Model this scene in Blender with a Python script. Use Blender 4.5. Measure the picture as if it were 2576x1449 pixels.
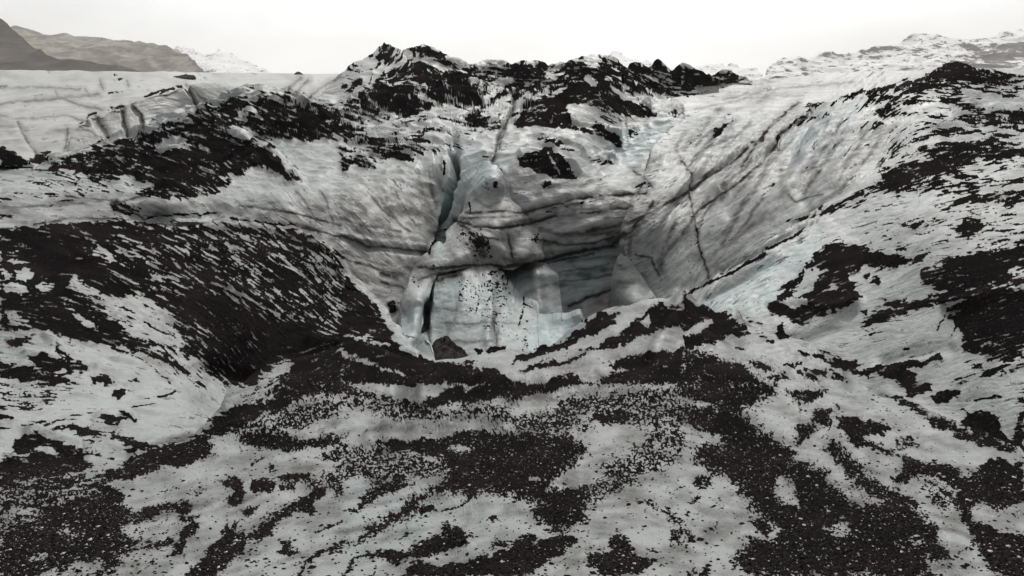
import bpy, math, random
import numpy as np
R = math.radians
scene = bpy.context.scene
for o in list(bpy.data.objects): bpy.data.objects.remove(o)
# ---------------------------------------------------------------- camera
PITCH = R(15.64); FU = 1909.0; CX, CY = 1288.0, 724.5
cd = bpy.data.cameras.new("camera"); cam = bpy.data.objects.new("camera", cd)
scene.collection.objects.link(cam); scene.camera = cam
cd.sensor_width = 36.0; cd.lens = 36.0 * FU / 2576.0
cd.clip_start = 0.05; cd.clip_end = 20000
cam.location = (0, 0, 0); cam.rotation_euler = (math.pi / 2 - PITCH, 0, 0)
# ---------------------------------------------------------------- sky and light
w = bpy.data.worlds.new("World"); scene.world = w; w.use_nodes = True
nt = w.node_tree; nt.nodes.clear()
def N(nt, t, **kw):
    n = nt.nodes.new(t)
    for k, v in kw.items(): setattr(n, k, v)
    return n
wo = N(nt, 'ShaderNodeOutputWorld'); bg = N(nt, 'ShaderNodeBackground'); L = nt.links.new
sky = N(nt, 'ShaderNodeTexSky', sky_type='NISHITA', sun_disc=False)
SUN_EL, SUN_ROT = R(42), R(12)
sky.sun_elevation = SUN_EL; sky.sun_rotation = SUN_ROT
tc = N(nt, 'ShaderNodeTexCoord')
cn = N(nt, 'ShaderNodeTexNoise'); cn.inputs['Scale'].default_value = 1.6; cn.inputs['Detail'].default_value = 5; cn.inputs['Roughness'].default_value = .55
mp = N(nt, 'ShaderNodeMapping'); mp.inputs['Scale'].default_value = (1, 1, 2.4); mp.inputs['Location'].default_value = (.35, .2, 0)
L(tc.outputs['Generated'], mp.inputs['Vector']); L(mp.outputs['Vector'], cn.inputs['Vector'])
# bright break in the cloud straight ahead, greyer cloud to the sides, unseen sky behind darkened for directional light
dotn = N(nt, 'ShaderNodeVectorMath', operation='DOT_PRODUCT'); nrm = N(nt, 'ShaderNodeVectorMath', operation='NORMALIZE')
L(tc.outputs['Generated'], nrm.inputs[0]); L(nrm.outputs[0], dotn.inputs[0])
dv = (math.sin(R(3)) * math.cos(R(30)), math.cos(R(3)) * math.cos(R(30)), math.sin(R(30)))
dotn.inputs[1].default_value = dv
ad = N(nt, 'ShaderNodeMath', operation='MULTIPLY_ADD'); ad.inputs[1].default_value = .50
L(cn.outputs['Fac'], ad.inputs[0]); L(dotn.outputs['Value'], ad.inputs[2])
rp = N(nt, 'ShaderNodeValToRGB'); cr = rp.color_ramp
mr = N(nt, 'ShaderNodeMapRange'); mr.inputs['From Min'].default_value = -.75; mr.inputs['From Max'].default_value = 1.25
L(ad.outputs[0], mr.inputs['Value']); L(mr.outputs[0], rp.inputs['Fac'])
cr.elements[0].position = 0; cr.elements[0].color = (.26, .26, .265, 1); cr.elements[1].position = 1; cr.elements[1].color = (1.35, 1.35, 1.34, 1)
for ps, cl in ((.6, (.42, .42, .42)), (.8, (.64, .635, .625)), (.865, (.73, .728, .72)), (.935, (1.16, 1.16, 1.155))):
    e = cr.elements.new(ps); e.color = cl + (1,)
mxs = N(nt, 'ShaderNodeMix', data_type='RGBA'); mxs.inputs['Factor'].default_value = .97
skm = N(nt, 'ShaderNodeMix', data_type='RGBA', blend_type='MULTIPLY'); skm.inputs['Factor'].default_value = 1; skm.inputs['B'].default_value = (.1, .1, .1, 1)
L(sky.outputs['Color'], skm.inputs['A']); L(skm.outputs['Result'], mxs.inputs['A']); L(rp.outputs['Color'], mxs.inputs['B'])
L(mxs.outputs['Result'], bg.inputs['Color']); bg.inputs['Strength'].default_value = 1.0; L(bg.outputs[0], wo.inputs['Surface'])
sd = bpy.data.lights.new("sun", 'SUN'); so = bpy.data.objects.new("sun", sd); scene.collection.objects.link(so)
sd.energy = 2.0; sd.angle = R(13); sd.color = (1, .97, .93)
so.rotation_euler = (math.pi / 2 - SUN_EL, 0, math.pi - SUN_ROT)
scene.view_settings.view_transform = 'Standard'; scene.view_settings.look = 'None'
scene.view_settings.exposure = 0.22; scene.view_settings.gamma = 1.0
scene.cycles.max_bounces = 6; scene.cycles.diffuse_bounces = 4; scene.cycles.volume_bounces = 1
# ---------------------------------------------------------------- helpers
S = 1.5                    # map cell in photo units; the marks are then carried by the surfaces themselves
W, H = 1720, 969
rng = np.random.default_rng(7)
fx = np.fft.fftfreq(W)[None, :]; fy = np.fft.fftfreq(H)[:, None]
def blur(a, sx, sy=None):
    sy = sx if sy is None else sy
    return np.real(np.fft.ifft2(np.fft.fft2(a) * np.exp(-2 * math.pi ** 2 * ((fx * sx) ** 2 + (fy * sy) ** 2))))
def unit(a): a = a - a.mean(); return a / a.std()
def wn(): return rng.standard_normal((H, W))
def bil(a, x, y):          # bilinear look-up, x y in map cells, mirrored outside
    y = y + .4 * np.maximum(x - (W - 2), 0) + .4 * np.maximum(-x, 0)
    x = np.abs(x); y = np.abs(y)
    x = np.where(x > 2 * (W - 2), x - (W - 2), x)
    x = np.where(x > W - 2, 2 * (W - 2) - x, x); y = np.where(y > H - 2, 2 * (H - 2) - y, y)
    x = np.clip(x, 0, W - 1.001); y = np.clip(y, 0, H - 1.001)
    i = x.astype(int); j = y.astype(int); u = x - i; v = y - j
    return (a[j, i] * (1 - u) + a[j, i + 1] * u) * (1 - v) + (a[j + 1, i] * (1 - u) + a[j + 1, i + 1] * u) * v
GX, GY = np.meshgrid(np.arange(W) * S, np.arange(H) * S)
# ---------------------------------------------------------------- direction in which melt water has combed the ash
FLOW = """100 600 3;300 600 20;400 700 30;600 700 35;700 620 30;850 720 42;500 850 42;600 900 50;200 850 15;100 1000 -5;300 1000 10;50 750 5;
300 430 15;550 350 22;700 300 15;650 440 35;900 400 10;720 460 50;900 560 52;1000 480 60;1150 250 12;1300 200 5;1250 300 -12;1450 280 -20;1560 260 35;1400 500 -8;1450 600 -8;1200 750 82;
1750 500 -48;1900 400 -52;2060 350 -54;2200 330 -48;2000 500 -38;1750 700 -60;2400 250 5;2450 400 0;2300 500 -15;2200 600 -20;1900 680 -32;2400 650 -12;2400 900 -15;2000 780 -25;2200 800 -12;
2000 230 -6;1850 270 -15;850 950 -28;700 1000 -25;1100 900 12;1250 930 -12;1400 860 -30;1700 830 20;1800 900 5;2000 950 30;300 1200 -8;600 1250 -20;1200 1150 -8;1800 1200 20;2300 1200 15;1200 1350 -15;
300 250 -10;100 300 -5;950 250 25;1100 220 30;1000 330 -8;850 430 12;1000 420 -10;1650 200 20;1100 450 70;1000 150 -40"""
num = 0; den = 0; c2 = np.zeros((H, W)); s2 = np.zeros((H, W))
for t in FLOW.replace("\n", "").split(";"):
    if not t.strip(): continue
    x, y, a = map(float, t.split()); a = R(a)
    wt = 1 / ((GX - x) ** 2 + (GY - y) ** 2 + 400) ** 1.5
    c2 += wt * math.cos(2 * a); s2 += wt * math.sin(2 * a)
ang = .5 * np.arctan2(s2, c2) + .09 * unit(blur(wn(), 14))
dx, dy = np.cos(ang), np.sin(ang)
IX, IY = np.meshgrid(np.arange(W, dtype=float), np.arange(H, dtype=float))
def lic(src, n, st=1.0):
    acc = src.copy()
    for sg in (1, -1):
        x, y = IX.copy(), IY.copy()
        for k in range(n):
            u = bil(dx, x, y) * sg * st; v = bil(dy, x, y) * sg * st
            x = x + u; y = y + v
            acc += bil(src, x, y)
    return unit(acc)
st_f = lic(unit(wn()), 5)                            # fine streaks
st_m = lic(unit(blur(wn(), 1.0)), 9)                 # dashes
st_l = lic(unit(blur(wn(), 3.2)), 22)                # long bands
g1 = unit(blur(wn(), .8, .6)); g2 = unit(blur(wn(), 2.0, 1.4)); g3 = unit(blur(wn(), 5, 3.5)); g4 = unit(blur(wn(), 14, 9))
MARKS = """
@Z1
a p .97 3 ; 0 112 5 112 9 115 16 119 25 122 24 125 10 126 0 126
a p .85 3 ; 22 119 30 117 34 114 39 115 36 119 42 122 32 123 22 122
a p .8 6 ; 27 130 42 123 52 118 60 115 72 109 80 106 90 105 115 98 135 90 150 83 160 79 178 73 188 68 200 70 220 73 258 82 258 104 240 106 225 105 205 106 192 107 205 113 215 122 225 133 218 134 205 128 195 124 185 128 175 137 165 144 150 148 115 148 100 143 92 143 86 137 75 140 66 136 60 130 45 131
a p .95 5 ; 125 116 140 113 155 112 170 104 178 102 190 108 205 116 222 132 215 133 200 126 188 124 172 130 160 138 140 140 118 135 112 125
a p .93 4 ; 180 84 196 90 215 78 235 84 252 94 240 104 215 104 200 100 190 98
a p .1 3 ; 116 110 124 106 134 103 141 106 136 111 128 114 121 114
a p .2 3 ; 172 98 178 93 181 82 186 85 186 93 190 98 196 99 190 104 183 106 176 102
a p .1 3 ; 182 82 188 80 196 84 200 88 192 87
a p .15 3 ; 88 138 92 133 104 134 118 138 116 142 100 144 90 143
a p .2 2 ; 165 133 172 129 180 134 176 137
a p .4 4 ; 180 73 188 67 205 70 235 76 230 80 205 75 190 76
a p .3 6 ; 20 132 45 131 66 136 86 138 92 146 60 146 30 140
a s .7 2 ; 86 57 92 57
a s .6 2 ; 90 60 95 60
a s .8 3 ; 82 82 86 83 92 80 100 78 108 74 118 70 128 67 136 65
a s .6 2 ; 60 94 66 88 72 85
a s .9 6 ; 84 82 92 81
a s .5 2 ; 82 70 92 70
a s .6 2 ; 164 64 170 67 173 70
a s .7 2 ; 122 75 121 72 124 70
d s 0.65 2 ; 92 80 94 90 96 103
d s 0.65 2 ; 100 79 106 86 108 96
d s 0.65 3 ; 140 64 145 73 150 83
d s 0.43 2 ; 140 64 150 71 157 79
d s 0.58 6 ; 72 88 77 95 82 104
d s 0.43 3 ; 60 96 68 99 76 104
d s 0.50 3 ; 13 92 17 100 22 108 28 116
d s 0.43 3 ; 0 79 10 77 22 76 45 74 52 73 62 72 75 71
d s 0.43 2 ; 46 74 55 77 65 80 78 83
d s 0.36 2 ; 64 67 68 71
d s 0.36 2 ; 41 68 44 73
d s 0.43 2 ; 76 60 78 67
d s 0.36 2 ; 96 61 97 66
d s 0.29 3 ; 0 88 15 90 35 88 50 87 65 92
d s 0.36 2 ; 0 66 30 66 60 67
d s 0.65 3 ; 217 69 222 63 226 60
d s 0.58 2 ; 224 70 229 64 233 61
d s 0.43 3 ; 230 76 242 66 257 58
d s 0.65 2 ; 52 100 49 112 51 97
d p .3 14 ; 0 95 40 95 55 92 50 110 30 117 0 112
h s -10.5 5 ; 92 80 94 90 96 103
h s -7.5 4 ; 100 79 106 86 108 96
h s -12.0 5 ; 140 64 145 73 150 83
h s -13.5 9 ; 72 88 77 95 82 104
h s -9.0 7 ; 13 92 17 100 22 108 28 116
h s -13.5 7 ; 0 79 10 77 22 76 45 74 52 73 62 72 75 71
h s -10.5 6 ; 46 74 55 77 65 80 78 83
h s -9.0 6 ; 0 88 15 90 35 88 50 87 65 92
h s -6.0 5 ; 76 60 78 67
h s -7.5 5 ; 0 66 30 66 60 67
h s 10 12 ; 165 100 172 92 180 82 184 76
h s 12 12 ; 200 92 215 80 235 86
h s 14 14 ; 165 104 180 103 200 116 222 134
h s -21.0 14 ; 100 140 120 140
h s -18.0 12 ; 125 109 135 107
@Z2
a p .9 2 ; 28 38 33 33 38 36 42 36 44 40 40 45 33 50 33 60 25 62 18 65 22 58 26 50 28 46
a p .05 2 ; 20 64 24 56 30 46 33 45 33 52 28 60 24 64
a p .9 2 ; 0 70 6 66 10 60 14 58 17 63 12 66 6 70
a p .25 4 ; 0 54 10 47 20 45 28 38 28 45 20 55 14 58 5 65 0 68
a p .72 6 ; 42 40 50 44 62 44 72 46 80 46 95 50 108 50 120 47 131 52 140 49 147 49 155 50 170 48 182 45 190 44 200 44 210 46 216 49 230 47 240 47 248 55 257 55 257 72 240 73 220 72 195 70 175 66 150 72 125 71 105 78 95 82 75 80 62 84 55 86 40 88 35 91 20 88 0 86 0 78 18 68 30 60 38 52
a p .93 2 ; 46 39 50 38 57 36 65 37 72 41 78 43 90 50 85 52 74 46 68 44 62 42 60 45 54 44 53 40
a p .1 2 ; 47 39 53 40 54 44 49 42
a p .05 1 ; 57 40 60 40 59 45 57 45
a p .1 2 ; 78 43 88 44 92 48 88 49 80 46
a p .9 6 ; 60 55 75 52 90 58 100 64 106 70 95 71 80 65 70 60
a p .88 6 ; 20 70 35 68 50 74 62 85 50 88 35 86 25 80
a p .92 4 ; 130 52 140 48 150 50 160 54 150 60 140 60 132 58
a p .2 5 ; 118 60 125 58 128 62 120 70 112 76 105 78 110 70
a p .1 2 ; 108 46 115 46 130 52 122 52 112 50 107 49
a p .12 2 ; 155 55 170 54 168 58 160 60 154 57
a p .1 2 ; 182 45 190 44 198 44 196 50 190 52 184 48
a s .2 7 ; 55 44 65 46 82 53
a s .15 6 ; 42 40 52 44 42 50
a p .95 2 ; 217 50 225 47 230 50 240 46 248 54 240 57 225 54
a p .95 2 ; 250 54 257 48 257 60 250 60
a p .27 10 ; 0 88 20 90 60 87 95 82 130 76 150 74 130 90 120 97 85 115 75 112 60 108 30 108 0 110
a p .6 5 ; 5 108 25 104 50 105 73 113 60 118 50 116 55 120 40 119 30 117 15 112 0 116 0 110
a p .85 4 ; 0 117 15 118 25 125 20 126 10 123 0 128
a p .9 3 ; 20 116 35 113 48 116 55 120 45 122 38 119 28 122 20 120
a p .8 3 ; 0 93 8 95 10 101 5 105 0 108
a p .85 3 ; 0 86 8 89 14 92 5 93 0 91
a p .65 3 ; 51 102 60 103 68 106 73 109 65 109 55 106
a p .65 2 ; 76 103 83 104 80 106
a p .93 2 ; 93 91 98 87 104 85 110 88 116 90 110 91 100 91
a p .55 3 ; 112 75 118 74 121 75 115 76
a p .85 3 ; 129 71 135 69 138 72 132 73
a p .8 3 ; 95 75 100 74 105 79 98 79
a s .6 4 ; 60 97 75 96
a s .6 4 ; 92 96 110 94
a p .96 2 ; 130 94 134 89 138 81 145 77 152 73 160 73 170 66 178 62 184 60 185 57 188 62 190 66 196 60 200 60 205 67 209 70 211 74 219 76 225 79 232 81 236 85 240 88 225 88 215 87 205 85 195 83 188 80 180 80 172 78 170 82 174 90 178 96 188 98 190 102 180 99 170 97 160 96 150 95 140 95 134 97
a p .05 2 ; 184 57 188 57 194 63 190 65 184 61
a p .05 2 ; 206 67 212 70 219 76 211 75 208 70
a p .05 2 ; 171 78 180 79 190 82 197 86 197 92 190 96 180 97 175 92 171 84
a p .6 4 ; 190 83 200 86 210 90 216 94 205 93 195 88
a p .88 3 ; 190 93 196 93 200 98 208 102 214 108 215 112 208 112 202 106 194 103 188 99
a p .75 3 ; 217 98 222 98 226 101 218 102
a p .65 4 ; 145 102 155 102 165 106 175 112 182 115 178 117 168 112 160 108 150 107
a p .97 2 ; 133 119 140 114 147 114 154 110 160 113 166 117 172 125 178 132 175 134 168 135 160 134 150 130 142 127 134 125
a s .1 3 ; 156 116 160 122 165 131
a p .8 3 ; 190 119 195 118 200 118 205 124 196 124
a p .65 2 ; 197 117 203 118 204 121
a p .65 2 ; 103 121 107 119 102 125
a p .85 2 ; 115 136 118 135 118 142 115 141
a s .65 2 ; 107 118 113 118
a p .6 2 ; 120 126 126 131 123 133
a p .9 2 ; 235 85 240 84 239 87
a p .85 3 ; 249 85 252 84 256 86 250 88
a p .5 3 ; 150 139 156 136 160 140 154 143
a s .9 2 ; 77 121 78 128 76 138 77 144
d s .8 2 ; 131 75 129 83 124 94 119 105 117 115 114 122
h s -9 6 ; 131 75 129 83 124 94 119 105 117 115 114 122
h s -150 6 ; 85 116 87 125 87 135 83 145
h s -20 12 ; 84 108 87 118
b p .9 8 ; 82 105 92 110 90 125 88 145 80 145 84 125
b p .6 8 ; 85 112 100 110 120 115 130 125 100 145 88 145
h s 14 14 ; 35 75 50 78 60 84
h s 12 12 ; 88 60 100 66
h s -16 14 ; 128 76 110 82 95 86
b p .9 6 ; 200 104 225 96 240 93 250 90 235 110 225 126 210 122
b s .8 10 ; 240 95 222 112 218 125
h s -10 9 ; 190 108 205 118
d p .35 8 ; 0 125 20 130 50 128 75 130 75 145 0 145
d p .45 8 ; 150 140 190 138 225 138 225 145 140 145
d s .8 2 ; 226 140 222 148
@Z3
a p .97 2 ; 172 62 180 58 190 53 197 49 202 46 208 46 218 51 235 55 257 57 257 66 240 65 215 66 205 66 190 66 178 65
a p .84 6 ; 92 81 105 77 115 77 125 72 135 68 150 66 162 65 170 60 175 60 182 60 195 58 230 55 258 58 258 66 235 72 225 75 210 75 195 71 175 70 160 69 145 71 135 73 125 77 115 79 100 83
a p .75 5 ; 138 73 145 71 170 72 190 76 175 79 160 80 172 85 162 88 150 90 144 86 148 80 142 77
a p .42 8 ; 170 70 258 62 258 145 180 145 140 145 150 135 165 122 178 112 182 103 178 98 185 90 175 84 200 80
a p .9 4 ; 258 82 240 83 225 85 205 90 230 95 258 95
a p .85 5 ; 182 95 195 93 215 98 230 102 210 104 190 102 182 100
a p .94 5 ; 178 112 195 108 215 106 235 106 258 112 258 118 240 120 225 118 215 125 200 122 185 117
a p .92 5 ; 148 130 155 127 170 122 190 120 210 126 200 132 185 135 165 137 150 136
a p .8 6 ; 132 145 145 138 170 136 195 138 215 145
a p .1 4 ; 225 76 240 73 258 73 258 80 240 82 228 80
a p .12 4 ; 180 81 200 80 215 84 205 87 190 86 182 84
a p .1 4 ; 182 104 200 102 230 104 220 107 200 106 185 109
a p .2 5 ; 240 120 258 120 258 130 240 135 225 138 220 132
a p .35 3 ; 133 75 150 73 145 82 148 88 140 95 138 100 128 108 120 110 125 92
a p .7 2 ; 137 100 145 92 152 93 145 98
a p .75 2 ; 158 103 165 97 172 93 168 100 162 104
a p .3 4 ; 150 92 178 92 180 104 160 125 150 120 158 108
a p .12 8 ; 95 90 130 80 145 95 120 120 100 120
a s .85 3 ; 95 84 88 90 80 96 75 98 72 104 71 108
a s .4 6 ; 112 86 95 90 88 94
a p .75 2 ; 24 97 30 94 40 90 36 94 30 99 25 104 23 104
a p .6 2 ; 25 88 35 85 42 83 33 87
a s .6 2 ; 12 104 17 101
a s .5 2 ; 2 112 12 103
d s .8 6 ; 62 100 60 106 52 108
d s .7 2 ; 88 131 95 128 105 125
d p .5 12 ; 45 95 65 95 72 105 60 125 40 140 20 145 8 145 25 125 50 110
d p .35 12 ; 5 85 25 90 15 108 0 115 0 95
b p .8 10 ; 76 100 110 85 135 75 125 110 95 128 84 120 78 112
b p .5 10 ; 5 80 25 82 60 90 45 105 20 115 0 118
d p .3 8 ; 110 120 160 100 170 110 140 135 110 140
a s .8 2 ; 141 109 138 110
h s -9 5 ; 95 84 88 90 80 96 75 98 72 104 70 112 58 120 50 126 40 136 32 145
h s -8 5 ; 48 112 40 117 30 123 18 132 8 142
h s 12 16 ; 64 112 45 130 30 145
h s 10 16 ; 100 100 90 115
a p .88 3 ; 0 47 8 52 15 57 22 58 28 55 35 55 44 58 54 61 40 63 20 66 0 70
a p .5 3 ; 0 66 17 68 10 72 0 73
d s .6 6 ; 10 110 20 100 40 92
a s .35 3 ; 60 148 80 130 96 126
d s .8 5 ; 86 78 70 92 56 108 44 126
d s .6 8 ; 120 105 105 125 92 145
d s .5 6 ; 140 98 128 118 118 135
d s .5 10 ; 28 82 15 96 0 112
d s .7 5 ; 22 128 10 140 0 148
d s .5 8 ; 60 122 48 138 40 148
@Z4
d p .5 8 ; 0 5 60 5 110 5 160 4 257 8 257 40 220 24 160 16 130 17 100 20 70 22 30 27 0 30
a s .35 5 ; 0 6 15 2 50 3 65 0
a s .8 2 ; 38 10 45 7 55 6
a p .5 3 ; 84 10 92 8 106 12 104 16 94 18 86 15
a p .95 3 ; 110 0 165 0 160 4 130 4 112 3
a s .6 3 ; 0 18 12 18
a s .7 3 ; 25 25 35 22
d s .7 3 ; 50 3 90 8 110 2
a p .6 8 ; 0 31 40 27 78 22 110 24 170 26 220 28 257 48 257 145 150 145 120 130 95 115 70 105 40 100 0 100
a p .96 5 ; 0 31 60 24 85 25 85 35 60 38 55 45 62 52 80 62 100 70 98 78 80 76 60 68 52 62 50 72 45 82 35 84 25 80 10 77 0 76
a p .05 2 ; 10 59 18 57 27 60 26 65 18 67 11 65
a p .08 2 ; 3 68 10 67 20 71 20 76 12 78 3 77
a p .2 2 ; 25 70 33 67 42 68 40 73 32 76 27 73
a p .15 2 ; 0 44 15 43 15 45 0 46
a p .2 2 ; 2 52 12 50 25 53 15 54
a p .1 2 ; 0 57 6 57 10 64 3 65
a p .96 5 ; 0 79 20 80 40 84 50 90 70 95 78 97 85 103 95 112 115 122 110 121 95 117 75 115 55 112 40 105 25 103 10 104 0 104 0 98 8 99 4 93 0 90
a p .15 3 ; 3 92 10 89 20 95 22 102 12 101
a p .2 3 ; 52 92 60 92 73 98 77 105 70 107 62 100
a p .5 6 ; 66 40 90 45 120 60 150 75 140 85 125 80 110 72 85 60 72 50
a p .72 4 ; 84 64 96 62 108 72 118 82 110 84 96 76
a p .27 5 ; 105 76 120 82 128 92 135 105 145 120 155 135 165 145 150 145 135 130 120 118 100 108 85 95 78 85 85 80
a p .15 3 ; 54 62 62 66 72 74 82 82 96 84 88 84 75 80 60 76 50 72
a p .1 3 ; 66 41 74 41 84 48 92 54 82 50 70 45
a p .6 6 ; 85 25 130 26 175 30 170 40 130 36 100 33
a p .52 6 ; 140 30 200 30 240 38 257 50 257 110 235 95 200 75 165 60 140 48
a p .85 8 ; 130 78 150 75 165 80 175 78 190 88 205 95 225 100 245 110 257 108 257 118 235 122 220 125 200 140 190 145 170 145 160 125 150 115 138 100 130 90
a p .97 5 ; 200 95 225 100 245 110 225 120 215 125 205 135 190 142 180 130 190 120 200 110
a s .05 4 ; 172 73 185 79 195 84 205 90 211 93
a p .68 6 ; 140 92 160 95 165 105 155 112 142 104
a p .06 5 ; 0 107 15 106 20 110 30 107 35 107 40 115 45 115 60 115 75 116 85 119 100 125 115 130 125 140 130 148 60 148 0 148 0 135
a p .85 3 ; 5 111 20 108 28 108 22 114 10 117 3 115
a p .9 3 ; 25 123 35 122 50 128 68 133 62 137 45 134 40 138 30 134 25 130
a p .85 3 ; 42 116 50 122 62 131 58 131 48 124
a p .85 4 ; 0 127 12 130 25 132 38 138 50 140 60 145 30 145 10 142 0 138
a p .75 3 ; 68 140 80 137 85 142 90 146 75 144
a p .85 2 ; 95 141 103 141 108 144 100 144
a s .7 3 ; 85 118 100 122 115 132 128 143
a p .92 6 ; 200 145 215 140 222 128 240 115 257 110 257 145
a p .25 5 ; 195 140 205 130 213 126 220 128 215 138 208 145 195 145
d p .5 10 ; 160 25 257 30 257 50 200 35
h s 16 8 ; 34 108 36 110 42 116
h s -14 8 ; 44 117 48 122
h s 18 12 ; 42 66 52 74 52 84
h s 14 12 ; 60 46 80 58 100 70
h s -22 14 ; 160 130 185 138 195 140
h s 12 10 ; 172 73 195 84 211 93
h s -12 12 ; 130 125 150 140
h s 14 10 ; 20 122 50 130 68 134
h s -8 10 ; 100 22 140 19 165 18
h s 9 12 ; 90 14 115 12 160 9 190 14
h s -5 5 ; 108 21 120 18 140 18 164 16
h s -5 5 ; 174 21 190 22 220 24 240 28
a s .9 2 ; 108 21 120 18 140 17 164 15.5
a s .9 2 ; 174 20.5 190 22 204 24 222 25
d s .9 3 ; 222 25 240 30 257 34
d s .8 3 ; 180 10 204 13 225 17 257 25
d s .5 8 ; 170 26 200 28 230 34
d s .7 2 ; 84 8 95 12 108 20
d s .6 3 ; 25 26 50 20 84 20
d s .5 4 ; 0 12 40 10 90 6
d s .6 4 ; 224 0 232 10 238 22
d s .6 3 ; 244 0 248 14 252 26
@Z5
a p .8 5 ; 0 62 8 68 20 80 30 88 36 97 40 108 42 118 30 112 15 108 0 108 0 62
a s .1 3 ; 10 70 22 79 32 89 37 97 41 108 44 116
a p .95 1 ; 34 83 39 82 42 86 41 91 37 90
a p .88 5 ; 0 108 30 115 50 122 70 130 85 128 95 130 110 133 120 135 130 142 140 145 0 145
a p .35 3 ; 0 118 20 126 40 134 55 138 45 139 20 132 0 125
a p .04 3 ; 85 126 95 119 102 116 108 117 120 116 128 122 136 125 130 130 115 133 105 133 95 130
a p .85 2 ; 100 118 104 117 107 120 103 124
a p .85 2 ; 108 120 115 116 124 118 118 121 110 123
a p .7 2 ; 86 128 95 127 103 129 92 131
a p .04 4 ; 118 134 135 136 160 128 185 122 205 118 225 112 257 105 257 112 235 118 215 122 205 128 200 135 185 138 170 138 150 140 130 143 125 138
a p .9 4 ; 127 130 140 122 150 116 165 114 175 106 183 100 195 92 205 89 212 92 202 96 210 100 200 103 190 108 180 112 170 117 160 120 148 124 140 128
a p .9 4 ; 134 135 150 130 165 124 180 120 195 116 205 110 215 104 222 98 232 87 240 84 257 88 257 100 240 104 225 110 210 116 190 121 175 127 160 131 145 134
a p .05 3 ; 180 112 200 103 212 92 225 88 232 82 236 85 228 90 215 98 207 106 195 112 185 115
a p .15 2 ; 226 98 231 92 234 98 230 103
a p .3 4 ; 150 126 170 122 180 120 190 120 178 124 160 128
a p .88 5 ; 150 145 165 139 172 137 180 142 195 145
a p .9 6 ; 195 140 215 135 200 130 215 124 235 120 257 118 257 145 200 145
a p .1 3 ; 85 62 120 58 130 75 140 90 135 120 125 118 115 95 100 85 90 75
a p .22 3 ; 88 28 105 28 115 40 113 50 100 50 90 38
a p .35 3 ; 95 30 103 30 110 40 100 42
a p .22 3 ; 105 62 125 62 128 80 118 88 108 78
a p .55 1 ; 110 60 120 60 118 64 110 63
a s .5 3 ; 113 60 114 80 116 95
a s .5 3 ; 138 85 134 100 132 118
a s .35 3 ; 140 97 139 114
a s .3 3 ; 117 92 123 92
a p .4 2 ; 144 28 149 30 149 38 145 40 142 36
a p .5 2 ; 137 85 146 88 142 90
a s .6 3 ; 96 7 97 16
a p .6 1 ; 179 6 184 5 181 11
a s .4 3 ; 190 6 198 5
a s .4 3 ; 155 14 175 9
a s .3 3 ; 60 55 70 55
a s .4 3 ; 54 62 55 68
a s .35 3 ; 57 71 68 71
d s .9 3 ; 0 33 10 36 20 41 32 41 45 43 58 45 66 46
d s .95 3 ; 138 16 150 12 165 9 180 5 195 3 215 2 230 1
d s .9 3 ; 85 22 95 24 105 27 120 27 135 25 150 22 162 18
d s .8 4 ; 93 16 110 15 125 14 138 16
d s .7 3 ; 92 20 110 19 125 19 140 17
d s .8 3 ; 181 16 195 15 210 13 220 12
d s 1 5 ; 120 57 130 56 150 53 170 47 185 44 205 41
d s 1 4 ; 58 57 75 57 95 56 110 55 125 57 130 56
d s .8 3 ; 155 54 170 50 190 47
d s .9 4 ; 172 86 185 80 203 74
d s .7 5 ; 70 68 78 65 90 62
d s .8 7 ; 235 8 228 18 220 28 212 33 205 40
d p .6 8 ; 135 28 160 20 200 14 220 14 215 35 190 42 150 45 140 38
d p .5 6 ; 85 24 115 28 135 28 150 20 140 10 100 10
d s .9 5 ; 30 61 36 63
d s .8 4 ; 30 68 45 72
a s .3 2 ; 33 0 36 12 42 24
b p .8 10 ; 148 45 200 40 210 60 200 75 170 88 150 95 160 70
b p .45 10 ; 45 100 70 70 120 60 165 60 165 100 150 118 100 118 50 125
b p .9 6 ; 76 0 84 0 80 20 75 34 74 12
b p .6 8 ; 40 100 60 75 70 80 65 120 45 120
b p .8 6 ; 145 98 180 95 180 110 140 120
d p .62 12 ; 0 0 70 0 75 30 65 45 40 70 45 90 20 75 0 55
d p .45 14 ; 88 10 130 -20 240 0 235 70 200 100 150 90 120 56 80 60
b p .9 4 ; 64 75 80 64 88 65 80 100 66 102
h s -3.6 5 ; 0 35 10 37 20 42 32 43 45 45 58 47 66 48
h s 3.6 7 ; 0 31 20 37 45 39 62 42
h s -3.3 5 ; 138 17 150 13 165 10 180 6 195 4 215 3 230 2
h s 3.6 8 ; 145 10 165 5 185 1 215 0
h s -2.6 4 ; 85 22 95 24 105 27 120 28 135 26 150 23 162 19
h s 2.7 6 ; 90 19 105 21 120 22 137 20
h s -2.3 4 ; 93 16 110 15 125 14 138 16
h s -1.6 4 ; 181 16 195 15 210 13 220 12
h s -4.3 6 ; 120 58 130 57 150 53 170 48 185 45 205 42
h s 3.6 9 ; 135 50 155 46 175 40 200 36
h s -3.0 4 ; 172 87 185 81 203 75
h s -3.3 6 ; 116 118 116 105 117 95
h s 3.6 14 ; 135 50 145 30
d s .6 3 ; 117 92 116 105 117 117
h s -150 6 ; 83 0 81 8 78 18 76 28 75 36
a p .35 3 ; 88 28 105 28 115 40 113 50 100 50 90 38
a p .6 2 ; 95 30 103 30 110 40 100 42
a p .28 3 ; 105 62 125 62 128 80 118 88 108 78
a p .22 3 ; 88 70 105 66 118 90 112 100 95 92 88 84
a p .22 2 ; 105 88 118 88 120 108 108 104
a p .2 2 ; 132 100 142 100 142 120 130 120
a s .7 3 ; 78 28 70 38 66 46
d s .8 4 ; 0 50 20 56 40 62
d s .6 3 ; 20 0 30 12 42 22 52 30
d s .6 3 ; 40 0 48 12 56 26
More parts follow.
